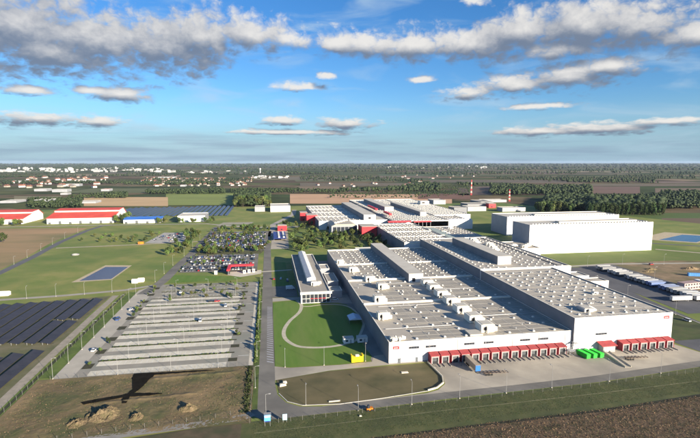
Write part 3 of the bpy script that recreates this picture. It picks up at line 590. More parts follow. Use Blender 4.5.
domes(Ff, fr(5, 60, 5.5), fr(8, 325, 9), 12.5, 2.2, 2.4, 1, .5, .05, stuff=True); roof_unit(Ff, 40, 190, 18, 20, 7, 12.5, False)
Gg = hall('factory_hall', 'low grey roofed link hall lying in the shadow of the big white warehouse', 203, 268, 484, 655, 6)
for k in range(9): roof_unit(Gg, 8+rd.uniform(0, 40), 12+k*17, 5, 5, 2.5, 5.5, k % 2 == 0)
MB().box(14, 26, 10, 150, 5.5, 7.5).build('roof_monitor', M('pale_green_roof', (.36, .42, .38)), Gg)
domes(Gg, fr(30, 62, 8), fr(6, 165, 9), 5.5, 1.6, 1.8, .8, .4, .1)
Gh = hall('factory_hall', 'long grey hall with white end wall in front of the rear halls', 205, 300, 664, 735, 12.5)
domes(Gh, fr(62, 92, 6), fr(6, 65, 9), 12, 1.6, 1.8, .8, .4, .1); MB().box(58, 94, .5, 12, 12, 14.5).build('plant_room', white_wall, Gh)
# red portals and canopy along the rear halls
def red_box(label, x0, x1, y0, y1, h, name='red_entrance_block'):
    t = thing(name, label, 'building', (x0, y0, 0)); w, d_ = x1-x0, y1-y0
    MB().box(0, w, 0, d_, 0, h).build('wall', red_m, t); MB().box(-.15, w+.15, -.15, d_+.15, h+.002, h+.3).build('roof', roof_m, t)
    MB().box(w*.30, w*.55, -.1, -.003, 1.0, 3.4).build('opening', glass_m, t); return t
red_box('bright red entrance block at the corner of the rear left hall', 59, 76, 752, 780, 15)
red_box('smaller red block behind the bright red entrance block', 52, 64, 800, 826, 14)
red_box('red fronted porch block beside the trees and dark glass hall', 121, 141.5, 612, 640, 14)
cn = thing('canopy', 'long thin red canopy along the front of the pale rear halls', 'canopy', (168, 655, 0)); MB().box(0, 34, 0, 6, 13.2, 15).build('canopy_roof', red_m, cn)
for k in range(6): MB().tube((1+k*6.4, .6, 0), (1+k*6.4, .6, 13.2), .3).build('column', steel, cn)
cn = thing('canopy', 'shorter red canopy in front of the long grey hall', 'canopy', (207, 657, 0)); MB().box(0, 26, 0, 5, 12.6, 14).build('canopy_roof', red_m, cn)
for k in range(5): MB().tube((1+k*6, .6, 0), (1+k*6, .6, 12.6), .3).build('column', steel, cn)
for (x, y, l) in ((182, 800, 70), (186, 720, 40)):
    cn = thing('pipe_bridge', 'red pipe bridge running over the pale rear roofs, %s one' % ('farther' if l > 50 else 'nearer'), 'pipe bridge', (x, y, 14)); MB().box(0, 4, 0, l, 2.2, 5).build('bridge_deck', red_m, cn)
    for k in range(5): MB().tube((2, 2+k*l/4.4, -.4), (2, 2+k*l/4.4, 2.2), .3).build('column', steel, cn)
gh = thing('glass_hall', 'dark glazed hall between the red entrance block and red porch', 'building', (84, 640, 0))
MB().box(0, 36, 0, 46, 0, 12).build('wall', grey_wall, gh); MB().prism([(0, 12.002), (6, 14.5), (30, 14.5), (36, 12.002)], 'y', -.3, 46.3).build('roof', roof_m, gh)
for k in range(6): MB().box(2+k*5.6, 6.8+k*5.6, -.12, -.003, 1, 10.5).build('pane', glass_m, gh)
for k in range(5): roof_unit(gh, 5+k*5, 8+k*7, 3.5, 4, 2, 14.5, False)
# big white high-bay warehouses
W1 = hall('high_bay_warehouse', 'huge windowless white warehouse on the right, front one of two', 276.3, 427.5, 466.5, 503, 32.2, roof=roof_lt, side=side_shade_pale)
W2 = hall('high_bay_warehouse', 'huge windowless white warehouse behind the front one, set back and lower', 318, 488, 594, 640, 25.5, roof=roof_lt, side=side_shade_pale)
for t, w, z in ((W1, 151, 32.3), (W2, 170, 25.6)):
    g = MB()
    for k in range(40): g.box(4+k*(w-8)/40, 5.6+k*(w-8)/40, 2.0, 3.4, z-.6, z+.8)
    g.build('roof_vents', steel, t)['kind'] = 'stuff'; MB().box(w*.28, w*.93, 12, 20, z-.6, z+1.2).build('roof_deck', roof_lt, t)
Lk = hall('connecting_block', 'low plant rooms joining the big white warehouse to the tall hall', 236, 274, 440, 482, 12)
for k in range(6): roof_unit(Lk, 4+5.5*k, 5+5*(k % 3), 4, 4, 2.6, 11.5)
# office building
O = hall('office_building', 'two storey office building with white roof edge and pale raised roof spine, beside the garden', 21, 42, 328, 466, 8.2, roof=M('office_roof', (.30, .29, .275), (.25, .24, .23), .1), wall=grey_wall, front=white_wall)
MB().box(-.5, 21.8, -2.2, -.004, 7.0, 8.5).build('canopy_edge', white_trim, O)
for k in range(7):
    w = MB().box(1+k*2.85, 3.55+k*2.85, -.1, -.003, .4, 6.4).build('window', glass_m, O); MB().box(1+k*2.85, 3.55+k*2.85, -.13, -.102, 3.2, 3.5).build('rail', red_m if k in (2, 3, 4, 5) else white_trim, w)
for k in range(26):
    for z in (1.4, 5.0): MB().box(-.08, -.003, 4+k*5.1, 7.6+k*5.1, z, z+1.7).build('window', glass_m, O)
sp = MB().prism([(6.6, 7.7), (6.6, 11.2), (10, 12.3), (13.4, 11.2), (13.4, 7.7)], 'y', 28, 137).build('roof_spine', M('spine_roof', (.60, .61, .60), (.52, .53, .52), .2), O)
for k in range(18): MB().box(6.4, 6.598, 30+k*5.9, 30.4+k*5.9, 7.8, 11.2).build('rib', white_trim, sp)
roof_unit(O, 9, 18, 4, 5, 3, 7.7, True); roof_unit(O, 14, 22, 3, 3, 2, 7.7, False)
cb2 = hall('bridge_building', 'low block linking the offices to the low hall', 42.4, 50, 396, 414, 9, wall=grey_wall)
cb3 = hall('bridge_building', 'shaded block with skylight roof between offices and low hall', 44, 52.4, 360, 388, 7, wall=grey_wall, roof=roof_dk)
cb4 = hall('entrance_wing', 'flat roofed wing reaching from the offices towards the low hall, nearest the garden', 42.5, 52, 338, 350, 5.5, wall=grey_wall)
pv = hall('pavilion', 'low pale roofed pavilion at the back corner of the low hall', 92, 116, 478, 506, 6, roof=roof_lt, wall=grey_wall)
# ---------------------------------------------------------------- copying
def copy_tree(o, parent=None, loc=None, rz=None, **kw):
    c = o.copy(); COL.objects.link(c); c.parent = parent
    if loc is not None: c.location = loc
    if rz is not None: c.rotation_euler = (0, 0, rz)
    for ch in list(o.children): copy_tree(ch, c)
    if kw: tag(c, **kw)
    return c
def scatter(proto, spots, group=None):
    for i, s in enumerate(spots):
        o = proto if i == 0 else copy_tree(proto)
        o.location = s[:3]; o.rotation_euler = (0, 0, s[3] if len(s) > 3 else 0)
        if len(s) > 4: o.scale = (s[4],)*3
# ---------------------------------------------------------------- yard things
def skip(x, label):
    t = thing('waste_skip', label, 'skip', (x, 207.5, .03), R(9), 'green skips beside the dock stairs')
    b = MB().prism([(0, 0.25), (-.15, 2.5), (7.2, 2.5), (6.6, .25)], 'x', 0, 2.5)
    b.v = [(p[0], p[1], p[2]) for p in b.v]; b.build('tub', green_m, t)
    for k in range(7): MB().box(-.1, -.003, .4+k*.95, .55+k*.95, .4, 2.4).build('rib', green_m, t)
    MB().box(.12, 2.38, .2, 6.8, 2.502, 2.62).build('lid', M('green_lid', (.03, .62, .05)), t)
    for yy in (.9, 5.8): MB().tube((.1, yy, .13), (2.4, yy, .13), .13, n=8).build('roller', tyre_m, t)
skip(157.6, 'bright green skip nearest the steel stairs'); skip(161.4, 'bright green skip in the middle of the three'); skip(165.2, 'bright green skip nearest the sloping ramp')
st = thing('steel_stair', 'grey steel stair tower against the wall beside the green skips', 'stairs', (151.5, 212, .02))
for k in range(14): MB().box(.3+k*.36, .7+k*.36, 3.6, 5.2, .25+k*.36, .32+k*.36).build('step', steel, st)
pl = MB().box(5.2, 7.2, 3, 6.8, 5.2, 5.35).box(0, 3, .5, 3, 2.6, 2.75)
for x, y in ((0, .5), (3, .5), (0, 3), (3, 3), (5.3, 3.1), (7.1, 3.1), (7.1, 6.6)): pl.tube((x, y, 0), (x, y, 6.4), .09, n=5)
for z in (3.6, 6.3): pl.tube((0, .5, z), (3, .5, z), .06, n=4).tube((0, .5, z), (0, 3, z), .06, n=4).tube((3, .5, z), (7.1, 3.1, z), .06, n=4)
for k in range(4): pl.tube((0 if k % 2 else 3, .5, k*1.5), (3 if k % 2 else 0, .5, k*1.5+1.5), .06, n=4)
pl.build('landing', steel, st)
rp = thing('loading_ramp', 'long sloping concrete ramp running out from the dock porch', 'ramp', (170.5, 216.6, .02), R(-2)); MB().prism([(-4.5, 0), (-4.5, 1.3), (-21, .12), (-21, 0)], 'x', 0, 3.4).build('slab', concrete, rp)
for x in (0.05, 3.25): MB().prism([(-4.5, 1.302), (-4.5, 1.9), (-21, .75), (-21, .122)], 'x', x, x+.12).build('side_wall', concrete_lt, rp)
def trailer(name, label, loc, rz, body, front, group=None, L=13.4, roof=None, cab=None):
    t = thing(name, label, 'trailer', loc, rz, group)
    c = MB().box(-L/2, L/2, -1.27, 1.27, 1.2, 3.95).build('cargo_box', body, t)
    MB().box(-L/2+.06, L/2-.06, -1.2, 1.2, 3.952, 4.0).build('roof', roof or body, c); MB().box(L/2+.002, L/2+.06, -1.24, 1.24, 1.2, 3.93).build('front_panel', front, c)
    MB().box(-L/2+.2, L/2-.2, -.5, .5, .85, 1.19).build('chassis', black_m, t)
    for x in (-L/2+1.6, -L/2+2.9, -L/2+4.2):
        for y in (-1.02, 1.02): MB().tube((x, y-.17, .5), (x, y+.17, .5), .5, n=10).build('wheel', tyre_m, t)
    for y in (-.8, .8): MB().box(L/2-2.9, L/2-2.7, y-.08, y+.08, 0, 1.19).build('landing_leg', steel, t)
    return t
trailer('semi_trailer', 'tan box trailer with blue front end backed up to the fourth dock', (96.2, 208.0, .03), R(-90), tan_m, blue_m, L=12.4)
fb = thing('flatbed_trailer', 'empty skeletal flatbed trailer standing crosswise in the yard', 'trailer', (104, 199.5, .03), R(-3))
MB().box(-6, 6, -.9, -.6, .95, 1.2).box(-6, 6, .6, .9, .95, 1.2).build('chassis', M('rust_steel', (.16, .12, .09)), fb)
for k in range(7): MB().box(-5.8+k*1.9, -5.5+k*1.9, -1.2, 1.2, 1.202, 1.3).build('crossmember', black_m, fb)
for x in (-4.8, -3.5, -2.2):
    for y in (-1, 1): MB().tube((x, y-.15, .48), (x, y+.15, .48), .48, n=9).build('wheel', tyre_m, fb)
fb2 = copy_tree(fb, None, (182.5, 203.5, .03), R(-4), label='empty skeletal flatbed trailer by the foot of the sloping ramp')
# garden things
yc = thing('site_container', 'yellow open crate-like container on the garden lawn beside the walk', 'container', (39.2, 223.6, .05), R(3))
MB().box(0, 6, 0, 2.6, .15, 2.7).build('box', yellow_m, yc); MB().box(.1, 5.9, .1, 2.5, 2.702, 2.85).build('lid', yellow_m, yc)
for k in range(7): MB().box(.3+k*.85, .45+k*.85, -.07, -.003, .2, 2.65).build('rib', yellow_m, yc)
for x in (-.1, 5.5): MB().box(x, x+.6, .0, 2.6, 2.86, 3.7).build('end_frame', yellow_m, yc)
MB().box(2.2, 4.0, .5, 1.9, 2.86, 3.5).build('vent_box', white_trim, yc)
tn = thing('marquee', 'pale blue roofed marquee on the shaded side of the garden', 'tent', (47.6, 279.5, .05))
MB().prism([(0, 2.6), (4, 4.0), (8, 2.6)], 'y', 0, 10).build('roof', M('tent_fabric', (.62, .66, .74), (.56, .60, .68), .4), tn)
for x in (.1, 7.9):
    for y in (.1, 3.3, 6.6, 9.9): MB().tube((x, y, 0), (x, y, 2.65), .07, n=5).build('pole', lampm, tn)
for i, x in enumerate((39.2, 47.0)):
    w = thing('site_cabin', ['white site cabin standing in the sun at the end of the garden path', 'white site cabin in the hall shadow next to the sunlit one'][i], 'cabin', (x, 248.5, .06), R(2)); MB().box(0, 5.6, 0, 4, .2, 2.9).build('wall', white_wall, w); MB().box(-.12, 5.72, -.12, 4.12, 2.902, 3.05).build('roof', roof_lt, w)
    MB().box(3.4, 4.3, -.06, -.003, .3, 2.3).build('door', steel, w); MB().box(1, 2.4, -.06, -.003, 1.2, 2.2).build('window', glass_m, w)
cbn = thing('delivery_van', 'white box van parked on the courtyard beside the offices', 'van', (12, 366, .06), R(5))
MB().box(0, 5, 0, 2.2, .5, 3.0).build('cargo_box', white_wall, cbn)
cabp = MB(); cabp.v = [(5.02, 0, .4), (5.02, 0, 2.4), (5.8, 0, 2.3), (6.7, 0, 1.4), (6.9, 0, .4), (5.02, 2.2, .4), (5.02, 2.2, 2.4), (5.8, 2.2, 2.3), (6.7, 2.2, 1.4), (6.9, 2.2, .4)]
cabp.f = [(0, 1, 2, 3, 4), (9, 8, 7, 6, 5), (0, 5, 6, 1), (1, 6, 7, 2), (2, 7, 8, 3), (3, 8, 9, 4), (4, 9, 5, 0)]; cabp.mi = [0, 0, 0, 0, 1, 0, 0]; cabp.build('cab', [white_wall, glass_m], cbn)
for x in (1.2, 5.7):
    for y in (.1, 2.1): MB().tube((x, y-.12, .38), (x, y+.12, .38), .38, n=9).build('wheel', tyre_m, cbn)
# site furniture at the road bend: blue signs, slabs, small loader
def sign(x, y, label, h=3.4, w=2.0, col=None):
    t = thing('info_sign', label, 'sign', (x, y, .03)); MB().box(-w/2, w/2, -.08, .08, h-2.4, h).build('board', col or M('sign_blue', (.10, .36, .66)), t)
    MB().box(-w/2+.15, w/2-.15, -.1, -.082, h-1.0, h-.25).build('panel', white_trim, t)
    for s in (-1, 1): MB().tube((s*w*.4, .12, 0), (s*w*.4, .12, h), .06, n=5).build('post', lampm, t)
sign(-2.2, 172.6, 'larger blue and white information sign at the bend of the site road', 4.6, 2.4); sign(4.4, 174.3, 'smaller pale blue sign right of the larger one at the road bend', 3.4, 1.7, M('sign_pale', (.40, .62, .74)))
gb = thing('guard_cabin', 'small dark guard cabin behind the larger blue sign', 'cabin', (-3.4, 175.6, .03)); MB().box(0, 2.4, 0, 2.2, 0, 2.5).build('wall', navy_m, gb); MB().box(-.2, 2.6, -.2, 2.4, 2.502, 2.7).build('roof', lampm, gb); MB().box(.4, 1.9, -.06, -.003, 1, 2).build('window', glass_m, gb)
for i, (x, y, l, w) in enumerate([(3.2, 203.8, 3.0, 1.6), (4.6, 206.4, 2.0, 1.3)]):
    tag(MB().box(0, l, 0, w, .05, 1.0, tx=.2, ty=.2).build('concrete_block', concrete_lt, None, (x, y, 0), R(15)), ['larger pale concrete block at the left end of the dry lawn', 'smaller pale concrete block behind the larger one at the dry lawn'][i], 'block')
def slab(x, y, l, w, lab, rz=0): tag(MB().box(0, l, 0, w, .0, .35, tx=.1, ty=.1).build('concrete_slab', concrete_lt, None, (x, y, .05), rz), lab, 'slab')
slab(23, 186.6, 5, .8, 'long pale kerb slab lying on the front edge of the dry lawn', R(2)); slab(60.5, 207.8, 3.4, 1.6, 'pale concrete slab in the middle of the dry lawn'); slab(33.5, 173.4, 1.0, .8, 'small pale slab lying on the rough verge')
ld = thing('loader', 'small orange loader working on the verge beside the perimeter road', 'loader', (37.2, 176.6, .02), R(4))
MB().box(0, 2.6, 0, 1.5, .5, 1.3).build('body', orange_m, ld); MB().box(.3, 1.3, .15, 1.35, 1.302, 2.4, tx=.1, ty=.1).build('cab', glass_m, ld); MB().prism([(2.9, .2), (3.6, .2), (3.2, 1.0)], 'y', 0, 1).build('scoop', black_m, ld)
for x in (.5, 2.1):
    for y in (0, 1.5): MB().tube((x, y-.15, .45), (x, y+.15, .45), .45, n=9).build('wheel', tyre_m, ld)
# earth heaps
def heap(x, y, rx, ry, h, label, seed, mat=None):
    r = np.random.default_rng(seed); n, m = 44, 36; vs = []; ph = r.uniform(0, 6, 8)
    for j in range(m):
        for i in range(n):
            u = -1+2*i/(n-1); v = -1+2*j/(m-1); e = max(0, 1-math.hypot(u, v)**1.6)
            z = h*e*(.8+.30*float(vnoise(u*rx+ph[0]*9, v*ry+ph[1]*9, rx*.3, 7))+.16*float(vnoise(u*rx+ph[2]*9, v*ry, rx*.12, 8)))+r.normal(0, .11)*min(1, e*3)+.25*h*e*float(vnoise(u*rx*1.0+ph[4]*9, v*ry+ph[5]*9, .9, 9))*.5-.12
            vs.append((u*rx, v*ry, z))
    me = bpy.data.meshes.new('earth_heap'); me.from_pydata(vs, [], [(j*n+i, j*n+i+1, (j+1)*n+i+1, (j+1)*n+i) for j in range(m-1) for i in range(n-1)]); me.materials.append(mat or M('heap_earth', (.17, .125, .07), (.10, .075, .042), .8, detail=10, bump=.8, c3=(.10, .085, .04), scale3=.5))
    tag(link('earth_heap', me, None, (x, y, .1)), label, 'earth heap')
heap(-66.5, 192.0, 7.0, 6.2, 2.5, 'largest furrowed tan earth heap on the dirt lot', 1); heap(-53, 187.5, 3.2, 3.0, 1.7, 'small earth heap between the two larger ones on the dirt lot', 2); heap(-34, 190.8, 4.2, 3.0, 1.9, 'low round earth heap nearest the road on the dirt lot', 3); heap(-74.5, 187, 4, 4, 1.1, 'flattened earth heap left of the largest one', 4)
# ---------------------------------------------------------------- lamp posts
def lamp_proto(label, group, h=10):
    t = thing('lamp_post', label, 'lamp post', (0, 0, 0), 0, group); MB().tube((0, 0, 0), (0, 0, h), .085, .05, n=7).build('pole', lampm, t); MB().box(-.25, .25, -.25, .25, 0, .25).build('base', concrete_lt, t)
    MB().tube((0, 0, h-.1), (1.3, 0, h+.15), .06, n=5).build('arm', lampm, t); MB().box(1.1, 2.0, -.18, .18, h+.08, h+.24, tx=.05, ty=.05).build('lamp_head', lampm, t); return t
def lamps(label, group, spots, h=10): scatter(lamp_proto(label, group, h), spots)
lamps('tall slim lamp post along the left road of the big car park', 'lamps on the car park road', [(-100.2+.02*k, 229.6+k*17.6, 0, 0) for k in range(9)])
lamps('tall lamp post standing in the planted rows of the big car park', 'lamps inside the big car park', [(x, 229.2+1.4+18.3*j+17, 0, 0 if x < -50 else math.pi) for x in (-72, -48, -26) for j in range(-1, 8)], 9)
lamps('lamp post on the front edge of the garden lawn', 'lamps along the front walk', [(6.2, 224.4, 0, R(-90)), (25.3, 223.4, 0, R(-90)), (46.4, 224.6, 0, R(-90))], 10)
lamps('lamp post on the verge of the perimeter road', 'lamps along the perimeter road', [(13.4, 186, 0, R(-90)), (33.9, 178.0, 0, R(90)), (56.7, 179.2, 0, R(90)), (78.2, 180.6, 0, R(90)), (100, 181.6, 0, R(90)), (122.4, 182.8, 0, R(90)), (152, 184, 0, R(90)), (182, 187.4, 0, R(90)), (207, 189.8, 0, R(90))], 10)
lamps('lamp post at the bend of the site road by the blue signs', 'lamps on the site road bend', [(-2.8, 178.4, 0, 0), (-7.6, 205, 0, 0)], 10)
lamps('lamp post along the pale farm road beyond the solar field', 'lamps on the farm road', [(x, 368.5+(x+240)*.105, 0, R(90)) for x in (-215, -196, -177, -158, -139, -120)], 9)
lamps('pale lamp post along the country road beside the brown field', 'lamps on the country road', [(x, y, 0, 0) for x, y in ((-245, 470), (-247, 505), (-251, 540), (-255, 580), (-260, 622), (-264, 668), (-267, 720))], 8)
lamps('lamp post beside the link road to the full car parks', 'lamps on the link road', [(-95, 410, 0, 0), (-94, 440, 0, 0), (-93, 475, 0, 0), (-90, 520, 0, 0), (-88, 565, 0, 0), (-86, 610, 0, 0)], 10)
lamps('lamp post on the truck park service road', 'lamps on the truck park', [(254, 330, 0, 0), (258, 300, 0, 0), (262, 262, 0, 0), (300, 402, 0, 0), (340, 405, 0, 0), (326, 350, 0, 0), (380, 398, 0, 0), (330, 280, 0, 0)], 10)
lamps('lamp post on the hedge verge between car park and site road', 'lamps on the hedge verge', [(-7.6, y, 0, 0) for y in (240, 275, 310, 345, 385)], 8)
# ---------------------------------------------------------------- fences
def fence(label, pts, step=4.0, h=2.0):
    t = thing('wire_fence', label, 'fence', (pts[0][0], pts[0][1], 0)); o = Vector((pts[0][0], pts[0][1], 0)); pm = MB().box(-.05, .05, -.05, .05, 0, h).mesh('post', M('fence_post', (.16, .155, .145))); wires = MB(); L = 0
    for a, b in zip(pts[:-1], pts[1:]):
        a, b = Vector((*a, 0)), Vector((*b, 0)); n = max(1, round((b-a).length/step))
        for k in range(n):
            p = a+(b-a)*k/n-o; link('post', pm, t, p)
        for z in (.3, .7, 1.1, 1.5, h-.1): wires.tube(a-o+Vector((0, 0, z)), b-o+Vector((0, 0, z)), .012, n=3)
    wires.build('wires', M('fence_wire', (.10, .11, .10)), t)
fence('wire fence with grey posts along the verge of the perimeter road', [(-9, 176), (2, 174.6), (25, 175.4), (71, 178.2), (102, 179.4), (140, 180.9), (193, 185), (260, 192)], 5)
fence('wire fence with grey posts along the front of the dirt lot track', [(-104, 170.4), (-77, 176), (-53, 179), (-28, 181), (-11, 184)], 5)
fence('wire fence with grey posts between solar field and car park verge', [(-106.4, 196), (-106.8, 240), (-107.6, 330), (-108.3, 380)], 5)
fence('wire fence with grey posts along the front edge of the big car park', [(-101, 228.9), (-9, 228.9)], 4)
fence('wire fence with grey posts beside the site road verge', [(-9.0, 186), (-9.0, 228)], 4)
# ---------------------------------------------------------------- solar field
def solar_table(label, L, group, glass=solar_m):
    t = thing('solar_table', label, 'solar table', (0, 0, 0), 0, group); w = 5.3; a = R(13); cx, cz = math.cos(a)*w, math.sin(a)*w; n = max(2, round(L/6)); s = L/n
    pm = MB(); pm.prism([(0, .0), (cx, -cz), (cx, -cz+.06), (0, .06)], 'y', .02, s-.05); pm = pm.mesh('panel', glass)
    for k in range(n): link('panel', pm, t, (0, k*s, .5+cz))
    fr_ = MB()
    for z0 in (.25, .75): fr_.box(cx*z0-.06, cx*z0+.06, 0, L, .5+cz*(1-z0)-.16, .5+cz*(1-z0)-.04)
    fr_.box(-.05, .003, 0, L, .42+cz, .5+cz); fr_.build('rails', steel, t)
    lm = MB().box(cx*.25-.07, cx*.25+.07, -.07, .07, 0, .5+cz*.75-.1).box(cx*.75-.07, cx*.75+.07, -.07, .07, 0, .5+cz*.25-.1).mesh('leg', steel)
    for k in range(n+1): link('leg', lm, t, (0, min(max(k*s, .2), L-.2), 0))
    return t
ORD = ('first', 'second', 'third', 'fourth', 'fifth', 'sixth', 'seventh', 'eighth', 'ninth', 'tenth', 'eleventh', 'twelfth', 'thirteenth', 'fourteenth')
def solar_block(label, group, rows, L, glass=solar_m):
    p = solar_table('', L, group, glass)
    for k, q in enumerate(rows):
        o = p if k == 0 else copy_tree(p); o.location = q; o['label'] = label % ORD[k]
solar_block('%s long dark solar table from the gravel track, nearest block', 'solar tables, nearest block', [(-123.6-8.35*k, 180-3*k, 0) for k in range(4)], 85)
solar_block('%s dark solar table from the gravel track, middle block', 'solar tables, middle block', [(-125.2-8.35*k, 275+1.2*k, 0) for k in range(8)], 38)
solar_block('%s dark solar table from the gravel track, block by the farm road', 'solar tables, far block', [(-125.5-8.35*k, 317-.6*k, 0) for k in range(10)], 45)
solar_block('%s dark blue solar table from the left, distant farm behind the blue roofed shed', 'solar tables, distant farm', [(-292+9.6*k, 905+(k % 3)*8, 0) for k in range(14)], 170, M('solar_blue', (.060, .078, .120), (.048, .064, .10), .05, rough=.4, spec=.25))
solar_block('%s dark blue solar table from the left, right end of the distant farm', 'solar tables, distant farm right', [(-158+9.6*k, 900, 0) for k in range(9)], 200, M('solar_blue', (.07, .11, .2)))
# ---------------------------------------------------------------- cars
CARC = {'white': (.75, .75, .74), 'silver': (.42, .43, .44), 'grey': (.16, .165, .17), 'black': (.025, .025, .028), 'red': (.40, .03, .03), 'blue': (.04, .09, .28), 'beige': (.45, .40, .31)}
def car_mesh(col, kind):
    mb = MB(); L = {'hatchback': 4.0, 'saloon': 4.6, 'van': 4.9}[kind]; h = {'hatchback': 1.5, 'saloon': 1.45, 'van': 1.9}[kind]; hw = .88
    b0, b1 = {'hatchback': (-.98, .25), 'saloon': (-.72, .30), 'van': (-.99, .52)}[kind]
    def ring(prof, y0, y1, ins, mi):
        n = len(prof); k = len(mb.v); zmax = max(p[1] for p in prof); zmin = min(p[1] for p in prof)
        for s in (-1, 1):
            for x, z in prof: mb.v.append((x, s*(hw-ins*(z-zmin)/(zmax-zmin)), z))
        for i in range(n):
            j = (i+1) % n; mb.f.append((k+i, k+j, k+n+j, k+n+i)); mb.mi.append(mi[i])
        mb.f.append(tuple(k+i for i in range(n))); mb.mi.append(mi[-2]); mb.f.append(tuple(k+n+i for i in reversed(range(n)))); mb.mi.append(mi[-1])
    H = L/2
    ring([(-H, .3), (-H, .75), (-H+.12, .92), (H-.9, .92), (H-.12, .72), (H, .45), (H-.05, .3)], 0, 0, .06, [0]*9)
    ring([(b0*H, .921), (b0*H+.25, h), (b1*H-.45, h), (b1*H+.25, .921)], 0, 0, .2, [1, 0, 1, 0, 1, 1])
    for x in (-H+.75, H-.8):
        for s in (-1, 1): mb.tube((x, s*.72, .32), (x, s*.9, .32), .32, n=8, mi=2)
    return mb.mesh('car', [M('car_'+col, CARC[col], tuple(c*.95 for c in CARC[col]), 1, rough=.25, spec=.5), glass_m, tyre_m])
CARS = {}
def car(col, kind):
    if (col, kind) not in CARS: CARS[col, kind] = car_mesh(col, kind)
    return CARS[col, kind]
slots = []
def block(x0, x1, y0, y1, fill, where):
    y = y0; r = 0
    while y+5 < y1:
        x = x0
        while x < x1:
            if rd.random() < fill: slots.append((y, x+rd.uniform(-.15, .15), y+2.5+rd.uniform(-.3, .3), where, rd.random() < .5))
            x += 2.55
        y += 5.3 if r % 2 else 10.6
        r += 1
block(-80, -14, 443, 521, .62, 'nearer full car park behind the red canopy'); block(-80, -4, 548, 690, .84, 'farther full car park behind the planted strip')
block(-146, -114, 620, 690, .25, 'gravel yard left of the link road')
slots.sort(key=lambda s: s[0]); names = list(CARC); wts = [17, 22, 25, 20, 3, 4, 9]
cg = MB(); stuff_groups = {}
for i, (_, x, y, where, flip) in enumerate(slots):
    c = rd.choices(names, wts)[0]; k = rd.choices(['hatchback', 'saloon', 'van'], [5, 4, 2])[0]; rz = R(90 if flip else -90)
    if i < 300:
        tag(link('parked_car', car(c, k), None, (x, y, .06), rz), '%s %s parked in a row of the %s' % (c, k, where), 'car', '%s %ss in the %s' % (c, k, where))
    else:
        stuff_groups.setdefault((c, k), []).append((x, y, rz))
VV, FF, MI, MT = [], [], [], []
for (c, k), L_ in stuff_groups.items():
    me = car(c, k); base = [tuple(v.co) for v in me.vertices]; fs = [tuple(p.vertices) for p in me.polygons]; mi = [p.material_index for p in me.polygons]; mo = len(MT); MT += list(me.materials)
    for x, y, rz in L_:
        o = len(VV); ca, sa = math.cos(rz), math.sin(rz)
        VV += [(x+v[0]*ca-v[1]*sa, y+v[0]*sa+v[1]*ca, v[2]+.06) for v in base]; FF += [tuple(o+q for q in f) for f in fs]; MI += [mo+m for m in mi]
if VV:
    me = bpy.data.meshes.new('distant_cars'); me.from_pydata(VV, [], FF); [me.materials.append(m) for m in MT]; me.polygons.foreach_set('material_index', MI)
    tag(link('distant_cars', me), 'dense far rows of parked cars in the farther full car park', 'cars', kind='stuff')
for c, k, x, y, rz, lab in [('blue', 'van', -96, 313, 88, 'dark blue van driving on the left road of the big car park'), ('white', 'hatchback', -93.5, 333, 88, 'white hatchback on the left road of the big car park, beyond the dark blue van'), ('white', 'hatchback', -93.2, 262, 85, 'white hatchback parked by a planting stub, alone at the car park road'),
  ('white', 'van', -44, 302, 90, 'white van parked alone in the middle rows of the big car park'), ('red', 'hatchback', -38, 343, 0, 'red hatchback parked alone near the back of the big car park'), ('black', 'saloon', -42, 343, 0, 'black saloon beside the red hatchback in the big car park'),
  ('white', 'van', -31, 331, 90, 'white van parked alone in the right rows of the big car park'), ('white', 'hatchback', -68, 372, 90, 'white hatchback in the greyer back rows of the big car park'), ('blue', 'van', 14, 394, 95, 'dark blue van parked in the shade beside the offices'), ('white', 'saloon', 9, 402, 80, 'white saloon parked in the shade left of the offices'), ('red', 'hatchback', 3, 402, 90, 'small red hatchback on the site road by the cross walk'), ('white', 'van', 46, 333, 0, 'white van standing in the shaded passage at the entrance wing'), ('white', 'van', 250, 305, 100, 'white van on the service road of the truck park'), ('white', 'van', 258.5, 250, 95, 'white van on the grass strip side of the service road'), ('red', 'van', 366, 398, 10, 'red van on the building site behind the truck park')]:
    tag(link('parked_car', car(c, k), None, (x, y, .07), R(rz)), lab, 'car')
# red gate canopy
gc = thing('gate_canopy', 'red L-shaped gate canopy at the entrance between the car parks', 'canopy', (-38, 424, .05))
MB().box(0, 2.6, 0, 22, 3.6, 5.0).box(2.602, 23, 18, 22, 3.6, 5.0).build('canopy_roof', red_m, gc)
for x, y in ((1.3, 1), (1.3, 8), (1.3, 15), (9, 20), (16, 20), (22, 20)): MB().tube((x, y, 0), (x, y, 3.6), .2).build('column', lampm, gc)
MB().box(.3, 2.3, 2, 17, .3, 3.2).build('gatehouse', glass_m, gc)
for i, (x, y) in enumerate(((-24, 428), (-20, 430), (-16, 431.5))):
    t = thing('gate_kiosk', 'small white kiosk under the red gate canopy, %s' % ('left one', 'middle one', 'right one')[i], 'kiosk', (x, y, .05)); MB().box(0, 2.2, 0, 2.6, 0, 2.5).build('wall', white_wall, t); MB().box(-.2, 2.4, -.2, 2.8, 2.502, 2.75).build('roof', white_trim, t); MB().box(.4, 1.8, -.05, -.003, 1, 2).build('window', glass_m, t)
tk = thing('kiosk', 'white kiosk standing on the lawn strip left of the gate canopy', 'kiosk', (-49, 428, .05)); MB().box(0, 2.4, 0, 2.4, 0, 3).build('wall', white_wall, tk); MB().box(-.15, 2.55, -.15, 2.55, 3.002, 3.2).build('roof', white_trim, tk); MB().box(.5, 1.4, -.05, -.003, .1, 2.1).build('door', steel, tk)
rk = red_box('red gatehouse between the full car park and the trees', 12, 25, 690, 706, 7.5, 'red_gatehouse')
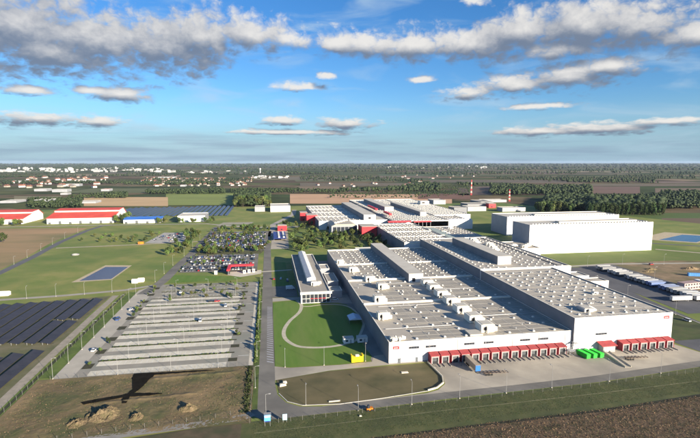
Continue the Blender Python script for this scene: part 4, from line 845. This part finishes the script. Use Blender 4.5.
dk = thing('bicycle_shelter', 'dark roofed shelter with two pale ridges beside the red gatehouse', 'shelter', (5, 600, .05)); MB().box(0, 16, 0, 60, 3, 3.4).build('roof', navy_m, dk)
for x in (6, 12): MB().box(x, x+2.2, 6, 58, 3.402, 4.2).build('ridge', white_trim, dk)
for x in (.4, 15.6):
    for k in range(6): MB().tube((x, 2+k*11, 0), (x, 2+k*11, 3), .14).build('post', steel, dk)
# ---------------------------------------------------------------- parked trailers on the truck park
tw = M('trailer_white', (.50, .49, .47), (.40, .39, .38), .4, rough=.5); tg = M('trailer_grey', (.22, .225, .23), (.17, .175, .18), .4, rough=.5); tb = M('trailer_blue', (.13, .19, .36), (.11, .16, .31), .4, rough=.5)
protos = {}
for n, m in (('white', tw), ('grey', tg), ('blue', tb)):
    protos[n] = trailer('semi_trailer', '%s box trailer parked side by side in the truck park row' % n, (0, 0, -50), 0, m, m, '%s trailers in the truck park row' % n, roof=M('trailer_roof_'+n, {'white': (.46, .46, .45), 'grey': (.34, .34, .33), 'blue': (.36, .39, .46)}[n]))
used = set()
for k in range(27):
    y = 286+k*3.95
    if k in (9, 18, 23): continue
    n = 'blue' if k in (7, 8, 10, 11) else rd.choices(['white', 'grey'], [3, 3])[0]; loc = (307.5-.06*k+rd.uniform(-.6, .6), y, .04)
    if n in used: copy_tree(protos[n], None, loc, R(rd.uniform(-2, 2)))
    else: protos[n].location = loc; used.add(n)
trailer('semi_trailer', 'long white box trailer parked crosswise at the near end of the truck park', (291, 287.5, .04), R(-4), tw, tw, L=15.5)
for k in range(4): trailer('semi_trailer', 'grey trailer at the right edge of the truck park, number %s from the left' % ('one', 'two', 'three', 'four')[k], (312+k*4.2, 268+k*.8, .04), R(78), tg, tg)
sc1 = thing('site_office', 'stacked pinkish site office cabins with a white end beside the trailers', 'cabin', (318, 312, .04), R(8)); MB().box(0, 18, 0, 6, 0, 5.2).build('wall', M('cabin_pink', (.46, .34, .32), (.40, .30, .28), .5), sc1); MB().box(-.2, 18.2, -.2, 6.2, 5.202, 5.5).build('roof', M('cabin_roof', (.36, .26, .25)), sc1); MB().box(18.002, 22, 0, 6, 0, 6.2).build('stair_end', white_wall, sc1)
for k in range(6):
    for z in (1, 3.6): MB().box(1+k*2.9, 2.6+k*2.9, -.06, -.003, z, z+1.1).build('window', glass_m, sc1)
for i, (x, y, l) in enumerate(((362, 352, 13), (374, 344, 10))):
    t = thing('blue_container', 'bright blue container on the building site, %s' % ('left one', 'right one')[i], 'container', (x, y, .04), R(-20)); MB().box(0, l, 0, 2.5, .1, 2.7).build('box', M('container_blue', (.10, .30, .62)), t); MB().box(l+.002, l+.08, .1, 2.4, .2, 2.6).build('door', white_trim, t)
    for k in range(8): MB().box(.4+k*(l-1)/8, .6+k*(l-1)/8, -.06, -.003, .2, 2.6).build('rib', blue_m, t)
for i, (x, y, s) in enumerate(((340, 330, 2.2), (350, 380, 1.8), (388, 376, 2.6), (340, 372, 1.6), (400, 340, 2.0), (420, 372, 2.2))):
    heap(x, y, s*3.5, s*1.8, s*.7, 'brown spoil heap on the building site, %s' % ('nearest the cabins', 'at the back edge', 'behind the blue containers', 'between trailers and red van', 'right of the blue containers', 'at the far right')[i], 20+i, soil)
for i, (x, y) in enumerate(((-203, 385), (-113, 408), (-109, 411))):
    t = thing('site_tent', ('white low tent in the meadow at the left edge above the solar field', 'white utility cabin right of the pond, left one', 'white utility cabin right of the pond, right one')[i], 'cabin', (x, y, 0)); w = 9 if i == 0 else 4.5
    MB().box(0, w, 0, 4, 0, 2.2).build('wall', white_wall, t); MB().prism([(-.2, 2.202), (2, 3.3), (4.2, 2.202)], 'x', -.2, w+.2).build('roof', white_trim, t)
oc = thing('orange_container', 'orange container at the left corner of the rubble yard', 'container', (-158, 606, 0)); MB().box(0, 6, 0, 2.5, .1, 2.7).build('box', orange_m, oc); MB().box(.3, 2.3, -.05, -.003, .2, 2.5).build('door', M('door_orange', (.55, .15, .02)), oc)
# hay ring in the meadow
rg = thing('trampoline_ring', 'pale open ring standing in the meadow left of the pond', 'ring', (-206, 545, 0)); rg.scale = (.6, .6, .8); mb = MB()
for k in range(18):
    a, b = 2*math.pi*k/18, 2*math.pi*(k+1)/18; mb.tube((5.5*math.cos(a), 5.5*math.sin(a), .8), (5.5*math.cos(b), 5.5*math.sin(b), .8), .8, n=6)
mb.build('ring', lampm, rg)
# ---------------------------------------------------------------- warehouses and sheds on the left
def gable(name, label, x0, x1, y0, y1, h, rise, roofm, wall=white_wall, step=True):
    t = thing(name, label, 'building', (x0, y0, 0)); w, d_ = x1-x0, y1-y0
    MB().box(0, w, 0, d_, 0, h).build('wall', wall, t)
    if step:
        MB().prism([(-1.0, h+.02), (-1.0, h+.35), (d_*.44, h+rise), (d_*.44, h+rise-.3)], 'x', -1, w+1).build('roof', roofm, t)
        MB().box(-.5, w+.5, d_*.442, d_*.52, h, h+rise+2.2).build('clerestory', wall, t)
        MB().prism([(d_*.44-.8, h+rise+2.22), (d_*.44-.8, h+rise+2.6), (d_*.78, h+rise+4.4), (d_+1, h+1.6), (d_+1, h+1.2), (d_*.78, h+rise+4.1)], 'x', -1, w+1).build('roof', roofm, t)
        for x in (0, w-.3):
            MB().prism([(0, h+.01), (d_*.44, h+.01), (d_*.44, h+rise-.32)], 'x', x, x+.3).build('gable_wall', wall, t); MB().prism([(d_*.521, h+.01), (d_-.01, h+.01), (d_-.01, h+1.2), (d_*.78, h+rise+4.05), (d_*.521, h+rise+2.2)], 'x', x, x+.3).build('gable_wall', wall, t)
    else:
        MB().prism([(-.8, h+.02), (d_/2, h+rise), (d_+.8, h+.02)], 'x', -.8, w+.8).build('roof', roofm, t)
    for k in range(max(3, int(w/14))):
        x = 4+k*(w-8)/max(2, int(w/14)-1); MB().box(x-2, x+2, -.15, -.004, 0, 4.5 if k % 2 else 3).build('door', M('door_grey', (.12, .13, .14)), t)
    return t
gable('red_roof_warehouse', 'large red roofed white warehouse left of the blue roofed shed', -352, -252, 828, 900, 9, 7, red_roof)
gable('red_roof_warehouse', 'red roofed white warehouse cut off by the left edge of the picture', -520, -392, 838, 910, 8, 6, red_roof)
gable('blue_roof_shed', 'low white shed with a bright blue roof', -233, -176, 815, 845, 6, 3.5, blue_roof, step=False)
hall('grey_shed', 'white walled shed with grey roof right of the blue roofed shed', -150, -106, 820, 870, 10, roof=roof_lt)
hall('grey_shed', 'white shed standing alone near the dark wood, beyond the approach road', 3, 42, 955, 1010, 12, roof=roof_lt)
hall('grey_shed', 'small pale shed left of the lone white shed by the dark wood', -28, -8, 965, 1005, 9, roof=roof_lt, wall=grey_wall)
rd2 = random.Random(11)
FARB = [(-560, 1260, 60, 14), (-470, 1230, 90, 8), (-640, 1270, 55, 9), (-700, 1700, 70, 16), (-560, 1730, 40, 12), (-780, 1760, 60, 14), (-620, 1560, 30, 9), (-820, 2100, 90, 16), (-350, 2000, 30, 10), (-950, 2600, 110, 18), (-1200, 2500, 80, 15), (-650, 3000, 160, 14)]
for i, (x, y, w, h) in enumerate(FARB):
    hall('far_warehouse', 'pale industrial building among the trees at far left, %s in order of distance' % ORD[sorted(FARB, key=lambda q: q[1]).index((x, y, w, h))], x, x+w*.65, y, y+rd2.uniform(25, 50), h*.55, roof=[roof_lt, roof_m, red_roof][2 if i == 4 else i % 2], wall=grey_wall, group='pale industrial buildings far left')
# far white plant buildings right of the rear halls
for i, (x, y, w, d_, h, lab) in enumerate([(395, 900, 40, 30, 9, 'nearest'), (430, 980, 60, 40, 7, 'second'), (380, 1060, 30, 40, 10, 'third'), (480, 1020, 30, 60, 8, 'fourth'), (520, 1090, 60, 30, 6, 'fifth'), (350, 860, 26, 30, 12, 'sixth'), (460, 880, 50, 24, 8, 'seventh')]):
    hall('service_building', 'pale low service building behind the big white warehouses, %s of the cluster' % lab, x, x+w, y, y+d_, h, roof=[roof_lt, roof_dk][i % 2], wall=[side_shade_pale, side_grey][i % 2])
red_box('small red block among the service buildings behind the white warehouses', 470, 486, 960, 975, 9)
# ---------------------------------------------------------------- masts
def mast(x, y, h, lab):
    t = thing('striped_mast', lab, 'mast', (x, y, 0)); n = 7
    for k in range(n):
        z0, z1 = h*k/n, h*(k+1)/n; a = 1.5-.9*k/n; b = 1.5-.9*(k+1)/n; mb = MB()
        for sx in (-1, 1):
            for sy in (-1, 1): mb.tube((sx*a, sy*a, z0), (sx*b, sy*b, z1), .22, n=4)
        for sy in (-1, 1): mb.tube((-a, sy*a, z0), (b, sy*b, z1), .14, n=4).tube((a, sy*a, z0), (-b, sy*b, z1), .14, n=4); mb.tube((sy*a, -a, z0), (sy*b, b, z1), .14, n=4)
        mb.build('lattice', red_m if k % 2 == 0 else white_trim, t)
mast(596, 1335, 46, 'red and white striped lattice mast in the far fields, left one'); mast(598, 1110, 30, 'red and white striped lattice mast in the far fields, right one')
# ---------------------------------------------------------------- trees
def leaf_crown(seed, rx, rz, n, size, cz, mat, name='crown', lobes=7):
    r = np.random.default_rng(seed); c = r.normal(0, .5, (lobes, 3)); c[:, 2] *= .9; c = np.clip(c*.8, -.55, .55)
    k = r.integers(0, lobes, n); dirs = r.normal(0, 1, (n, 3)); dirs /= np.linalg.norm(dirs, axis=1)[:, None]; p = c[k]+dirs*(r.uniform(.25, .55, n)[:, None])
    p = p*np.array([rx, rx, rz])+np.array([0, 0, cz]); nn = dirs+r.normal(0, .7, (n, 3)); nn[:, 2] += .3; nn /= np.linalg.norm(nn, axis=1)[:, None]
    u = np.cross(nn, r.normal(0, 1, (n, 3))); u /= np.linalg.norm(u, axis=1)[:, None]; w = np.cross(nn, u); s = size*r.uniform(.6, 1.3, n)[:, None]
    V = np.stack([p-u*s-w*s*.7, p+u*s-w*s*.7, p+u*s*.8+w*s*.7, p-u*s*.8+w*s*.7], 1).reshape(-1, 3)
    me = bpy.data.meshes.new(name); me.from_pydata(V.tolist(), [], np.arange(4*n).reshape(n, 4).tolist()); me.materials.append(mat); return me
def trunk_mesh(h, r, cz, rx):
    mb = MB().tube((0, 0, 0), (0, 0, h), r, r*.6, n=6)
    for k in range(5):
        a = k*1.3; mb.tube((0, 0, h*.75), (math.cos(a)*rx*.6, math.sin(a)*rx*.6, cz+.2*rx*(k % 3)), r*.45, r*.15, n=4)
    return mb.mesh('trunk', bark)
TREES = [(trunk_mesh(2.2, .18, 4.2, 2), leaf_crown(10+i, 2.5, 2.8, 420, .34, 4.2, m)) for i, m in enumerate((leaf1, leaf2, leaf3, leaf1, leaf2))]
BIG = [(trunk_mesh(5, .4, 10, 4), leaf_crown(30+i, 5.6, 6.8, 700, .62, 9.5, m)) for i, m in enumerate((leaf2, leaf1, leaf2, leaf3))]
POP = [(trunk_mesh(6, .4, 13, 2), leaf_crown(50+i, 3.6, 12.5, 560, .62, 13, m, lobes=12)) for i, m in enumerate((leaf2, leaf2, leaf2))]
def tree(x, y, s, lab, group, kind=TREES, name='tree', i=None):
    t = thing(name, lab, 'tree', (x, y, 0), rd.uniform(0, 6), group); t.scale = (s*rd.uniform(.85, 1.15), s*rd.uniform(.85, 1.15), s); tr, cr = kind[rd.randrange(len(kind)) if i is None else i]
    link('trunk', tr, t); link('crown', cr, t)
def grove(lab, group, n, x0, x1, y0, y1, s0, s1, kind=TREES, name='tree'):
    for k in range(n): tree(rd.uniform(x0, x1), rd.uniform(y0, y1), rd.uniform(s0, s1), lab, group, kind, name)
grove('leafy tree in the planted strip between the two full car parks', 'trees between the full car parks', 36, -82, -8, 525, 541, .8, 1.3)
grove('leafy tree standing between parked cars of the farther full car park', 'trees inside the farther car park', 34, -80, 0, 552, 690, .6, 1.0)
grove('low bushy tree in the beds between car rows of the farther full car park', 'bushes in the farther car park', 60, -80, 0, 546, 692, .5, .8, name='shrub')
grove('low bushy tree in the beds between car rows of the nearer full car park', 'bushes in the nearer car park', 24, -80, -14, 443, 520, .4, .65, name='shrub')
grove('leafy tree along the back edge of the farther full car park', 'trees behind the farther car park', 24, -76, 2, 694, 722, .8, 1.3)
grove('leafy tree beside the link road left of the full car parks', 'trees left of the link road', 26, -112, -92, 520, 690, .9, 1.5)
grove('leafy garden tree between the gatehouse and the rear halls', 'trees of the central garden', 84, 24, 122, 520, 680, .9, 1.7)
grove('dark leafy tree at the foot of the shaded middle hall wall', 'trees beside the middle hall', 16, 118, 139, 520, 610, .9, 1.5)
grove('small young tree on the hedge verge between car park and site road', 'young trees on the hedge verge', 22, -8.4, -6.9, 236, 420, .35, .6, name='shrub')
grove('small bushy tree in a planting stub at the left ends of the parking rows', 'bushes at the left row ends', 16, -91, -87.5, 238, 390, .3, .5, name='shrub')
grove('small bushy tree in a planting stub at the right ends of the parking rows', 'bushes at the right row ends', 14, -21.5, -18, 236, 390, .25, .42, name='shrub')
grove('small tree in the back rows of the big car park', 'trees in the back rows', 22, -80, -24, 346, 394, .35, .6, name='shrub')
grove('leafy tree in front of the red roofed warehouses', 'trees before the red warehouses', 16, -515, -385, 812, 826, 1.2, 1.9)
grove('dark tree at the right end of the large red roofed warehouse', 'trees between the red and blue roofs', 8, -250, -236, 815, 860, 1.6, 2.4)
grove('leafy tree in front of the blue and grey sheds', 'trees before the sheds', 14, -180, -60, 800, 815, .9, 1.5)
grove('round dark bush standing in the brown field', 'bushes in the brown field', 2, -345, -320, 640, 660, 1.5, 1.8, name='shrub')
grove('scrubby tree on the meadow above the field track', 'scrub above the field track', 26, -235, -150, 620, 690, .5, 1.0, name='shrub')
grove('leafy tree in front of the rear left hall', 'trees before the rear left hall', 20, 20, 70, 690, 760, .8, 1.4)
for k in range(42): tree(596+k*3.4+rd.uniform(-1.5, 1.5), 800-k*.58+rd.uniform(-4, 8), rd.uniform(.85, 1.1), 'tall poplar in the front row of the wood behind the white warehouses', 'front row poplars', POP, 'poplar_tree')
grove('broad dark tree at the edge of the wood left of the poplars', 'edge trees left of the poplars', 24, 520, 596, 835, 880, .9, 1.4, BIG, 'broad_tree')
grove('broad tree of the dark wood behind the lone white shed', 'dark wood trees', 40, -80, 0, 1070, 1120, .9, 1.5, BIG, 'broad_tree')
# hedges: low clipped rows
def bush_row(name, lab, pts, n, s, w, mat):
    r = np.random.default_rng(n); V = []; 
    for k in range(n):
        t = r.uniform(0, len(pts)-1.001); i = int(t); f = t-i; p = np.array([pts[i][0]+(pts[i+1][0]-pts[i][0])*f+r.normal(0, w), pts[i][1]+(pts[i+1][1]-pts[i][1])*f+r.normal(0, w), r.uniform(.1, s)]); nn = r.normal(0, 1, 3); nn /= np.linalg.norm(nn); u = np.cross(nn, [.3, .5, .8]); u /= np.linalg.norm(u); v = np.cross(nn, u); q = .3*r.uniform(.6, 1.4)
        V += [p-u*q-v*q, p+u*q-v*q, p+u*q+v*q, p-u*q+v*q]
    me = bpy.data.meshes.new(name); me.from_pydata([tuple(v) for v in V], [], [(4*i, 4*i+1, 4*i+2, 4*i+3) for i in range(n)]); me.materials.append(mat); tag(link(name, me), lab, 'hedge', kind='stuff')
bush_row('hedge', 'low green hedge on the verge beside the big car park', [(-8.3, 232), (-8.3, 400)], 2000, .7, .3, leaf1)
bush_row('hedge', 'dark scrub along the right edge of the dirt lot', [(-11, 184), (-10.5, 228)], 420, .4, .8, leaf2)
for k in range(9):
    yy = 247.0+k*18.3
    if yy < 345: bush_row('ground_cover', 'thin low planting in the bed between parking rows, row %s from the front' % ('one', 'two', 'three', 'four', 'five', 'six')[k], [(-85, yy), (-22, yy)], 300, .3, .15, leaf2)
# ---------------------------------------------------------------- far woods, town, villages
WOODS = [([(596,808),(729,785),(877,936),(716,964)],420,23),([(534,866),(623,850),(856,1145),(734,1166)],420,18),([(656,1335),(958,1283),(1235,1657),(846,1724)],420,16),([(996,1071),(1103,1052),(1366,1306),(1234,1329)],200,14),
 ([(822,876),(905,862),(1036,988),(940,1005)],120,14),([(-74,1085),(2,1072),(4,1404),(-97,1422)],260,17),([(240,1604),(577,1546),(757,2031),(316,2107)],380,14),([(-573,1426),(-451,1405),(-577,1802),(-734,1829)],260,12),
 ([(-445,1404),(-383,1393),(-473,1726),(-551,1740)],140,12),([(-371,1560),(-131,1519),(-168,1795),(-479,1848)],320,12),([(-514,1128),(-399,1108),(-482,1340),(-621,1364)],150,10),([(-970,1932),(-536,1858),(-1280,4459),(-2316,4637)],800,10),
 ([(-556,1928),(118,1813),(146,2237),(-686,2380)],380,11),([(-122,1561),(241,1499),(298,1854),(-150,1931)],300,11),([(1346,2031),(2002,1919),(2392,2294),(1608,2429)],420,13),([(1197,1561),(1565,1498),(1757,1682),(1343,1753)],260,12),
 ([(756,1854),(1181,1781),(1412,2131),(904,2218)],260,12),([(1189,3406),(3190,3063),(4786,4601),(1785,5115)],700,15),([(153,2347),(976,2206),(1381,3123),(217,3323)],380,11),([(-66,3911),(1285,3680),(2142,6140),(-108,6526)],500,14),
 ([(-3191,6287),(5102,4866),(9037,8626),(-5649,11143)],1500,18),([(-5649,11143),(9037,8626),(17352,16573),(-10844,21406)],1500,24),([(-1015,3534),(-57,3370),(-96,5757),(-1731,6037)],420,12),([(-2803,5615),(-1549,5400),(-3676,12842),(-6654,13353)],500,14),
 ([(-520,2050),(-60,1990),(-90,3000),(-760,3100)],520,9),([(167,1299),(547,1234),(816,1844),(249,1941)],150,9),([(782,2239),(1412,2131),(2145,3242),(1189,3406)],320,12),([(721,963),(966,921),(1247,1191),(930,1246)],160,12),([(1586,2432),(2392,2294),(3190,3063),(2116,3247)],240,12)]
def ico():
    bm = bmesh.new(); bmesh.ops.create_icosphere(bm, subdivisions=1, radius=1); v = np.array([list(q.co) for q in bm.verts]); bm.verts.index_update(); f = np.array([[q.index for q in p.verts] for p in bm.faces]); bm.free(); return v, f
IV, IF = ico()
def wood(name, lab, items, mat):
    Vs, Fs, o = [], [], 0
    for quad, n0, h in items:
        a, b, c, e = (np.array(p, float) for p in quad); dist = (a[1]+c[1])/2; grow = max(1, dist/2600)
        close = dist < 1750
        for lobe in range(6 if close else 2):
            n = int(n0*.6) if a[0] > 700 else n0
            u = rng.uniform(0, 1, n)[:, None]; v = rng.uniform(0, 1, n)[:, None]
            if dist > 1500:                              # clump into copses and belts
                v = np.clip(np.round(v*5)/5+rng.normal(0, .035, (n, 1)), 0, 1)
            p = (a*(1-u)+b*u)*(1-v)+(e*(1-u)+c*u)*v
            if dist > 1500:
                k_ = np.sin(p[:, 0]*.0061+p[:, 1]*.0017)+np.sin(p[:, 0]*.0023-p[:, 1]*.0043+1)+np.sin(p[:, 1]*.0052+.7) > .1; p = p[k_]
            n = len(p); hh = h*rng.uniform(.65, 1.15, n)*grow**.25; rr = hh*rng.uniform(.32, .5, n)*grow**.6
            if close: rr = rr*.62
            V = IV[None]*(1+rng.normal(0, .26 if close else .17, (n, len(IV), 1))); V = V*np.stack([rr, rr, hh*(.22 if close else .5)], 1)[:, None, :]; V[:, :, :2] += p[:, None, :]; V[:, :, 2] += ((hh*rng.uniform(.3, .85, n) if close else hh*.52)-.5)[:, None]
            Vs.append(V.reshape(-1, 3)); Fs.append((IF[None]+np.arange(n)[:, None, None]*len(IV)).reshape(-1, 3)+o); o += n*len(IV)
    V = np.concatenate(Vs); F_ = np.concatenate(Fs); me = bpy.data.meshes.new(name); me.vertices.add(len(V)); me.vertices.foreach_set('co', V.ravel()); me.loops.add(F_.size); me.loops.foreach_set('vertex_index', F_.ravel().astype(np.int32)); me.polygons.add(len(F_)); me.polygons.foreach_set('loop_start', np.arange(0, F_.size, 3, dtype=np.int32)); me.update(calc_edges=True); me.materials.append(mat)
    tag(link(name, me), lab, 'woods', kind='stuff')
near_ = [w for w in WOODS if w[0][2][1] < 2300]; far_ = [w for w in WOODS if w[0][2][1] >= 2300]
wood('woodland', 'dark woods and tree belts on the plain behind the plant', near_, wood_dk); wood('distant_woodland', 'endless dark forest reaching to the horizon', far_, wood_far)
def tufts(name, lab, n, spot, hgt, wid, mats, seed, z0=.01):
    r = np.random.default_rng(seed); P_ = np.array([spot(r) for _ in range(n)]); a = r.uniform(0, 3.14, n); q = wid*r.uniform(.5, 1.4, n); h = hgt*r.uniform(.4, 1.3, n); dx, dy = np.cos(a)*q, np.sin(a)*q; lx, ly = r.normal(0, .25, n), r.normal(0, .25, n); z = np.zeros(n)+z0
    V = np.stack([np.stack([P_[:, 0]-dx, P_[:, 1]-dy, z], 1), np.stack([P_[:, 0]+dx, P_[:, 1]+dy, z], 1), np.stack([P_[:, 0]+lx+dx*.6, P_[:, 1]+ly+dy*.6, z+h], 1), np.stack([P_[:, 0]+lx-dx*.6, P_[:, 1]+ly-dy*.6, z+h], 1)], 1).reshape(-1, 3)
    me = bpy.data.meshes.new(name); me.from_pydata(V.tolist(), [], np.arange(4*n).reshape(n, 4).tolist())
    for m in mats: me.materials.append(m)
    me.polygons.foreach_set('material_index', r.integers(0, len(mats), n)); tag(link(name, me), lab, 'plants', kind='stuff')
tufts('dry_crop', 'dry brown crop stubble filling the field at the bottom right', 60000, lambda r: (lambda x: (x, r.uniform(112, 157+.045*max(x, 0))))(r.uniform(-20, 240)), .24, .10, [M('stalk_brown', (.16, .10, .055)), M('stalk_dark', (.06, .045, .025)), M('stalk_pale', (.26, .17, .10)), M('stalk_green', (.07, .075, .03))], 1)
tufts('rough_grass', 'rough green grass of the verge between the field and perimeter road', 22000, lambda r: (lambda x: (x, r.uniform(160+.045*x, 177+.045*x)))(r.uniform(-8, 240)), .10, .09, [M('blade_dark', (.035, .05, .016)), M('blade_green', (.06, .085, .024)), M('blade_straw', (.11, .105, .045))], 2)
tufts('weeds', 'patchy weeds growing over the dirt lot', 9000, lambda r: (r.uniform(-104, -10), r.uniform(178, 227)), .15, .14, [M('blade_green', (.06, .08, .02)), M('blade_straw', (.1, .1, .04)), M('stalk_pale', (.2, .15, .1))], 3, .10)
# houses: box with gable roof
def house_mesh(w, d_, h, r, roofm, wallm):
    mb = MB().box(-w/2, w/2, -d_/2, d_/2, 0, h, 0); mb.prism([(-d_/2-.4, h+.01), (0, h+r), (d_/2+.4, h+.01)], 'x', -w/2-.3, w/2+.3, 1); mb.box(w*.2, w*.2+.8, -.4, .4, h+r*.5, h+r+1, 0); return mb.mesh('house', [wallm, roofm])
tile = M('tile_roof', (.20, .085, .055), (.15, .07, .05), .01); hw_ = M('house_wall', (.36, .33, .28), (.28, .26, .22), .01); blk_ = M('block_wall', (.52, .51, .49), (.40, .39, .38), .004)
HM = [house_mesh(13, 10, 4.5, 4, tile, hw_), house_mesh(17, 11, 5, 4.5, tile, blk_), house_mesh(12, 12, 5, 3.5, M('grey_tile', (.20, .18, .17)), hw_)]
def houses(n, quad, lab, group, s=1):
    a, b, c, e = (Vector(p) for p in quad)
    for k in range(n):
        u, v = rd2.random(), rd2.random(); p = (a*(1-u)+b*u)*(1-v)+(e*(1-u)+c*u)*v; o = link('house', HM[rd2.choices((0, 1, 2), (5, 4, 2))[0]], None, (p.x, p.y, -.5), rd2.uniform(0, 3)); o.scale = (s,)*3; tag(o, lab, 'house', group)
houses(120, [(-520, 2050), (-60, 1990), (-90, 3000), (-760, 3100)], 'red roofed house in the village left of centre below the horizon', 'village houses left of centre', .85)
houses(40, [(-1000, 2000), (-650, 1950), (-1000, 3200), (-1500, 3300)], 'house among the trees at the far left', 'houses far left', 1.3)
houses(14, [(160, 1850), (620, 1780), (800, 2300), (170, 2400)], 'scattered farmhouse on the plain behind the brown stubble field', 'farmhouses behind the stubble field', .9)
houses(14, [(750, 2600), (1150, 2500), (1500, 3300), (900, 3400)], 'small house in the hamlet right of centre', 'hamlet houses right of centre', .9)
def block_mesh(w, d_, h):
    mb = MB().box(-w/2, w/2, -d_/2, d_/2, 0, h); mb.box(-w*.2, w*.1, -d_*.3, d_*.3, h, h+3)
    for f in range(int(h/3.2)): mb.box(-w/2+.8, w/2-.8, -d_/2-.06, -d_/2-.002, 1.2+f*3.2, 2.4+f*3.2, 1)
    return mb.mesh('apartment_block', [blk_, M('block_window', (.20, .22, .25))])
BM_ = [block_mesh(70, 14, 32), block_mesh(45, 14, 26), block_mesh(24, 22, 42), block_mesh(90, 18, 16)]
def blocks(n, quad, lab, group, s=1):
    a, b, c, e = (Vector(p) for p in quad)
    for k in range(n):
        u, v = rd2.random(), rd2.random(); p = (a*(1-u)+b*u)*(1-v)+(e*(1-u)+c*u)*v; o = link('apartment_block', BM_[rd2.choices((0, 1, 2, 3), (5, 5, 1, 3))[0]], None, (p.x, p.y, -.5), rd2.uniform(-.5, .5)); q_ = s*rd2.uniform(.45, 1.1); o.scale = (q_, q_, q_*rd2.uniform(.6, 1.2)); tag(o, lab, 'apartment block', group)
blocks(105, [(-3100, 5000), (-1900, 4900), (-2700, 6900), (-4100, 7100)], 'white apartment block of the town on the left horizon', 'town blocks left', .85)
blocks(80, [(-1950, 4700), (-850, 4600), (-1300, 7000), (-2700, 6900)], 'white apartment block of the town between left edge and centre', 'town blocks left of centre', .7)
blocks(16, [(-620, 3900), (-150, 3800), (-200, 5200), (-850, 5400)], 'pale town block left of centre near the horizon', 'town blocks near centre', .5)
blocks(26, [(-100, 2900), (130, 2880), (140, 3300), (-120, 3350)], 'white building of the small works left of centre on the plain', 'small works buildings', .32)
blocks(30, [(1500, 6300), (2900, 6000), (4200, 8600), (2300, 8900)], 'white block of the far works on the horizon right of centre', 'far works buildings', .7)
wt_ = thing('water_tower', 'white water tower standing above the plain left of centre', 'water tower', (-70, 4300, 0)); wt_.scale = (.6, .6, .75); MB().tube((0, 0, 0), (0, 0, 34), 5, 4, n=10).build('shaft', white_wall, wt_); MB().tube((0, 0, 34), (0, 0, 46), 6, 13, n=12).tube((0, 0, 46.01), (0, 0, 54), 13, 9, n=12).build('tank', white_wall, wt_)
# ---------------------------------------------------------------- haze
hz = bpy.data.materials.new('haze'); hz.use_nodes = True; hn = hz.node_tree; hn.nodes.clear(); ho = hn.nodes.new('ShaderNodeOutputMaterial'); hv = hn.nodes.new('ShaderNodeVolumePrincipled'); hv.inputs['Color'].default_value = (.60, .75, .98, 1); hv.inputs['Density'].default_value = 1.7e-5; hv.inputs['Anisotropy'].default_value = .0; hn.links.new(hv.outputs[0], ho.inputs['Volume'])
HB = 25600
struct(MB().box(-HB, HB, -HB, HB, -2.0, 118).build('haze', hz), 'stuff')
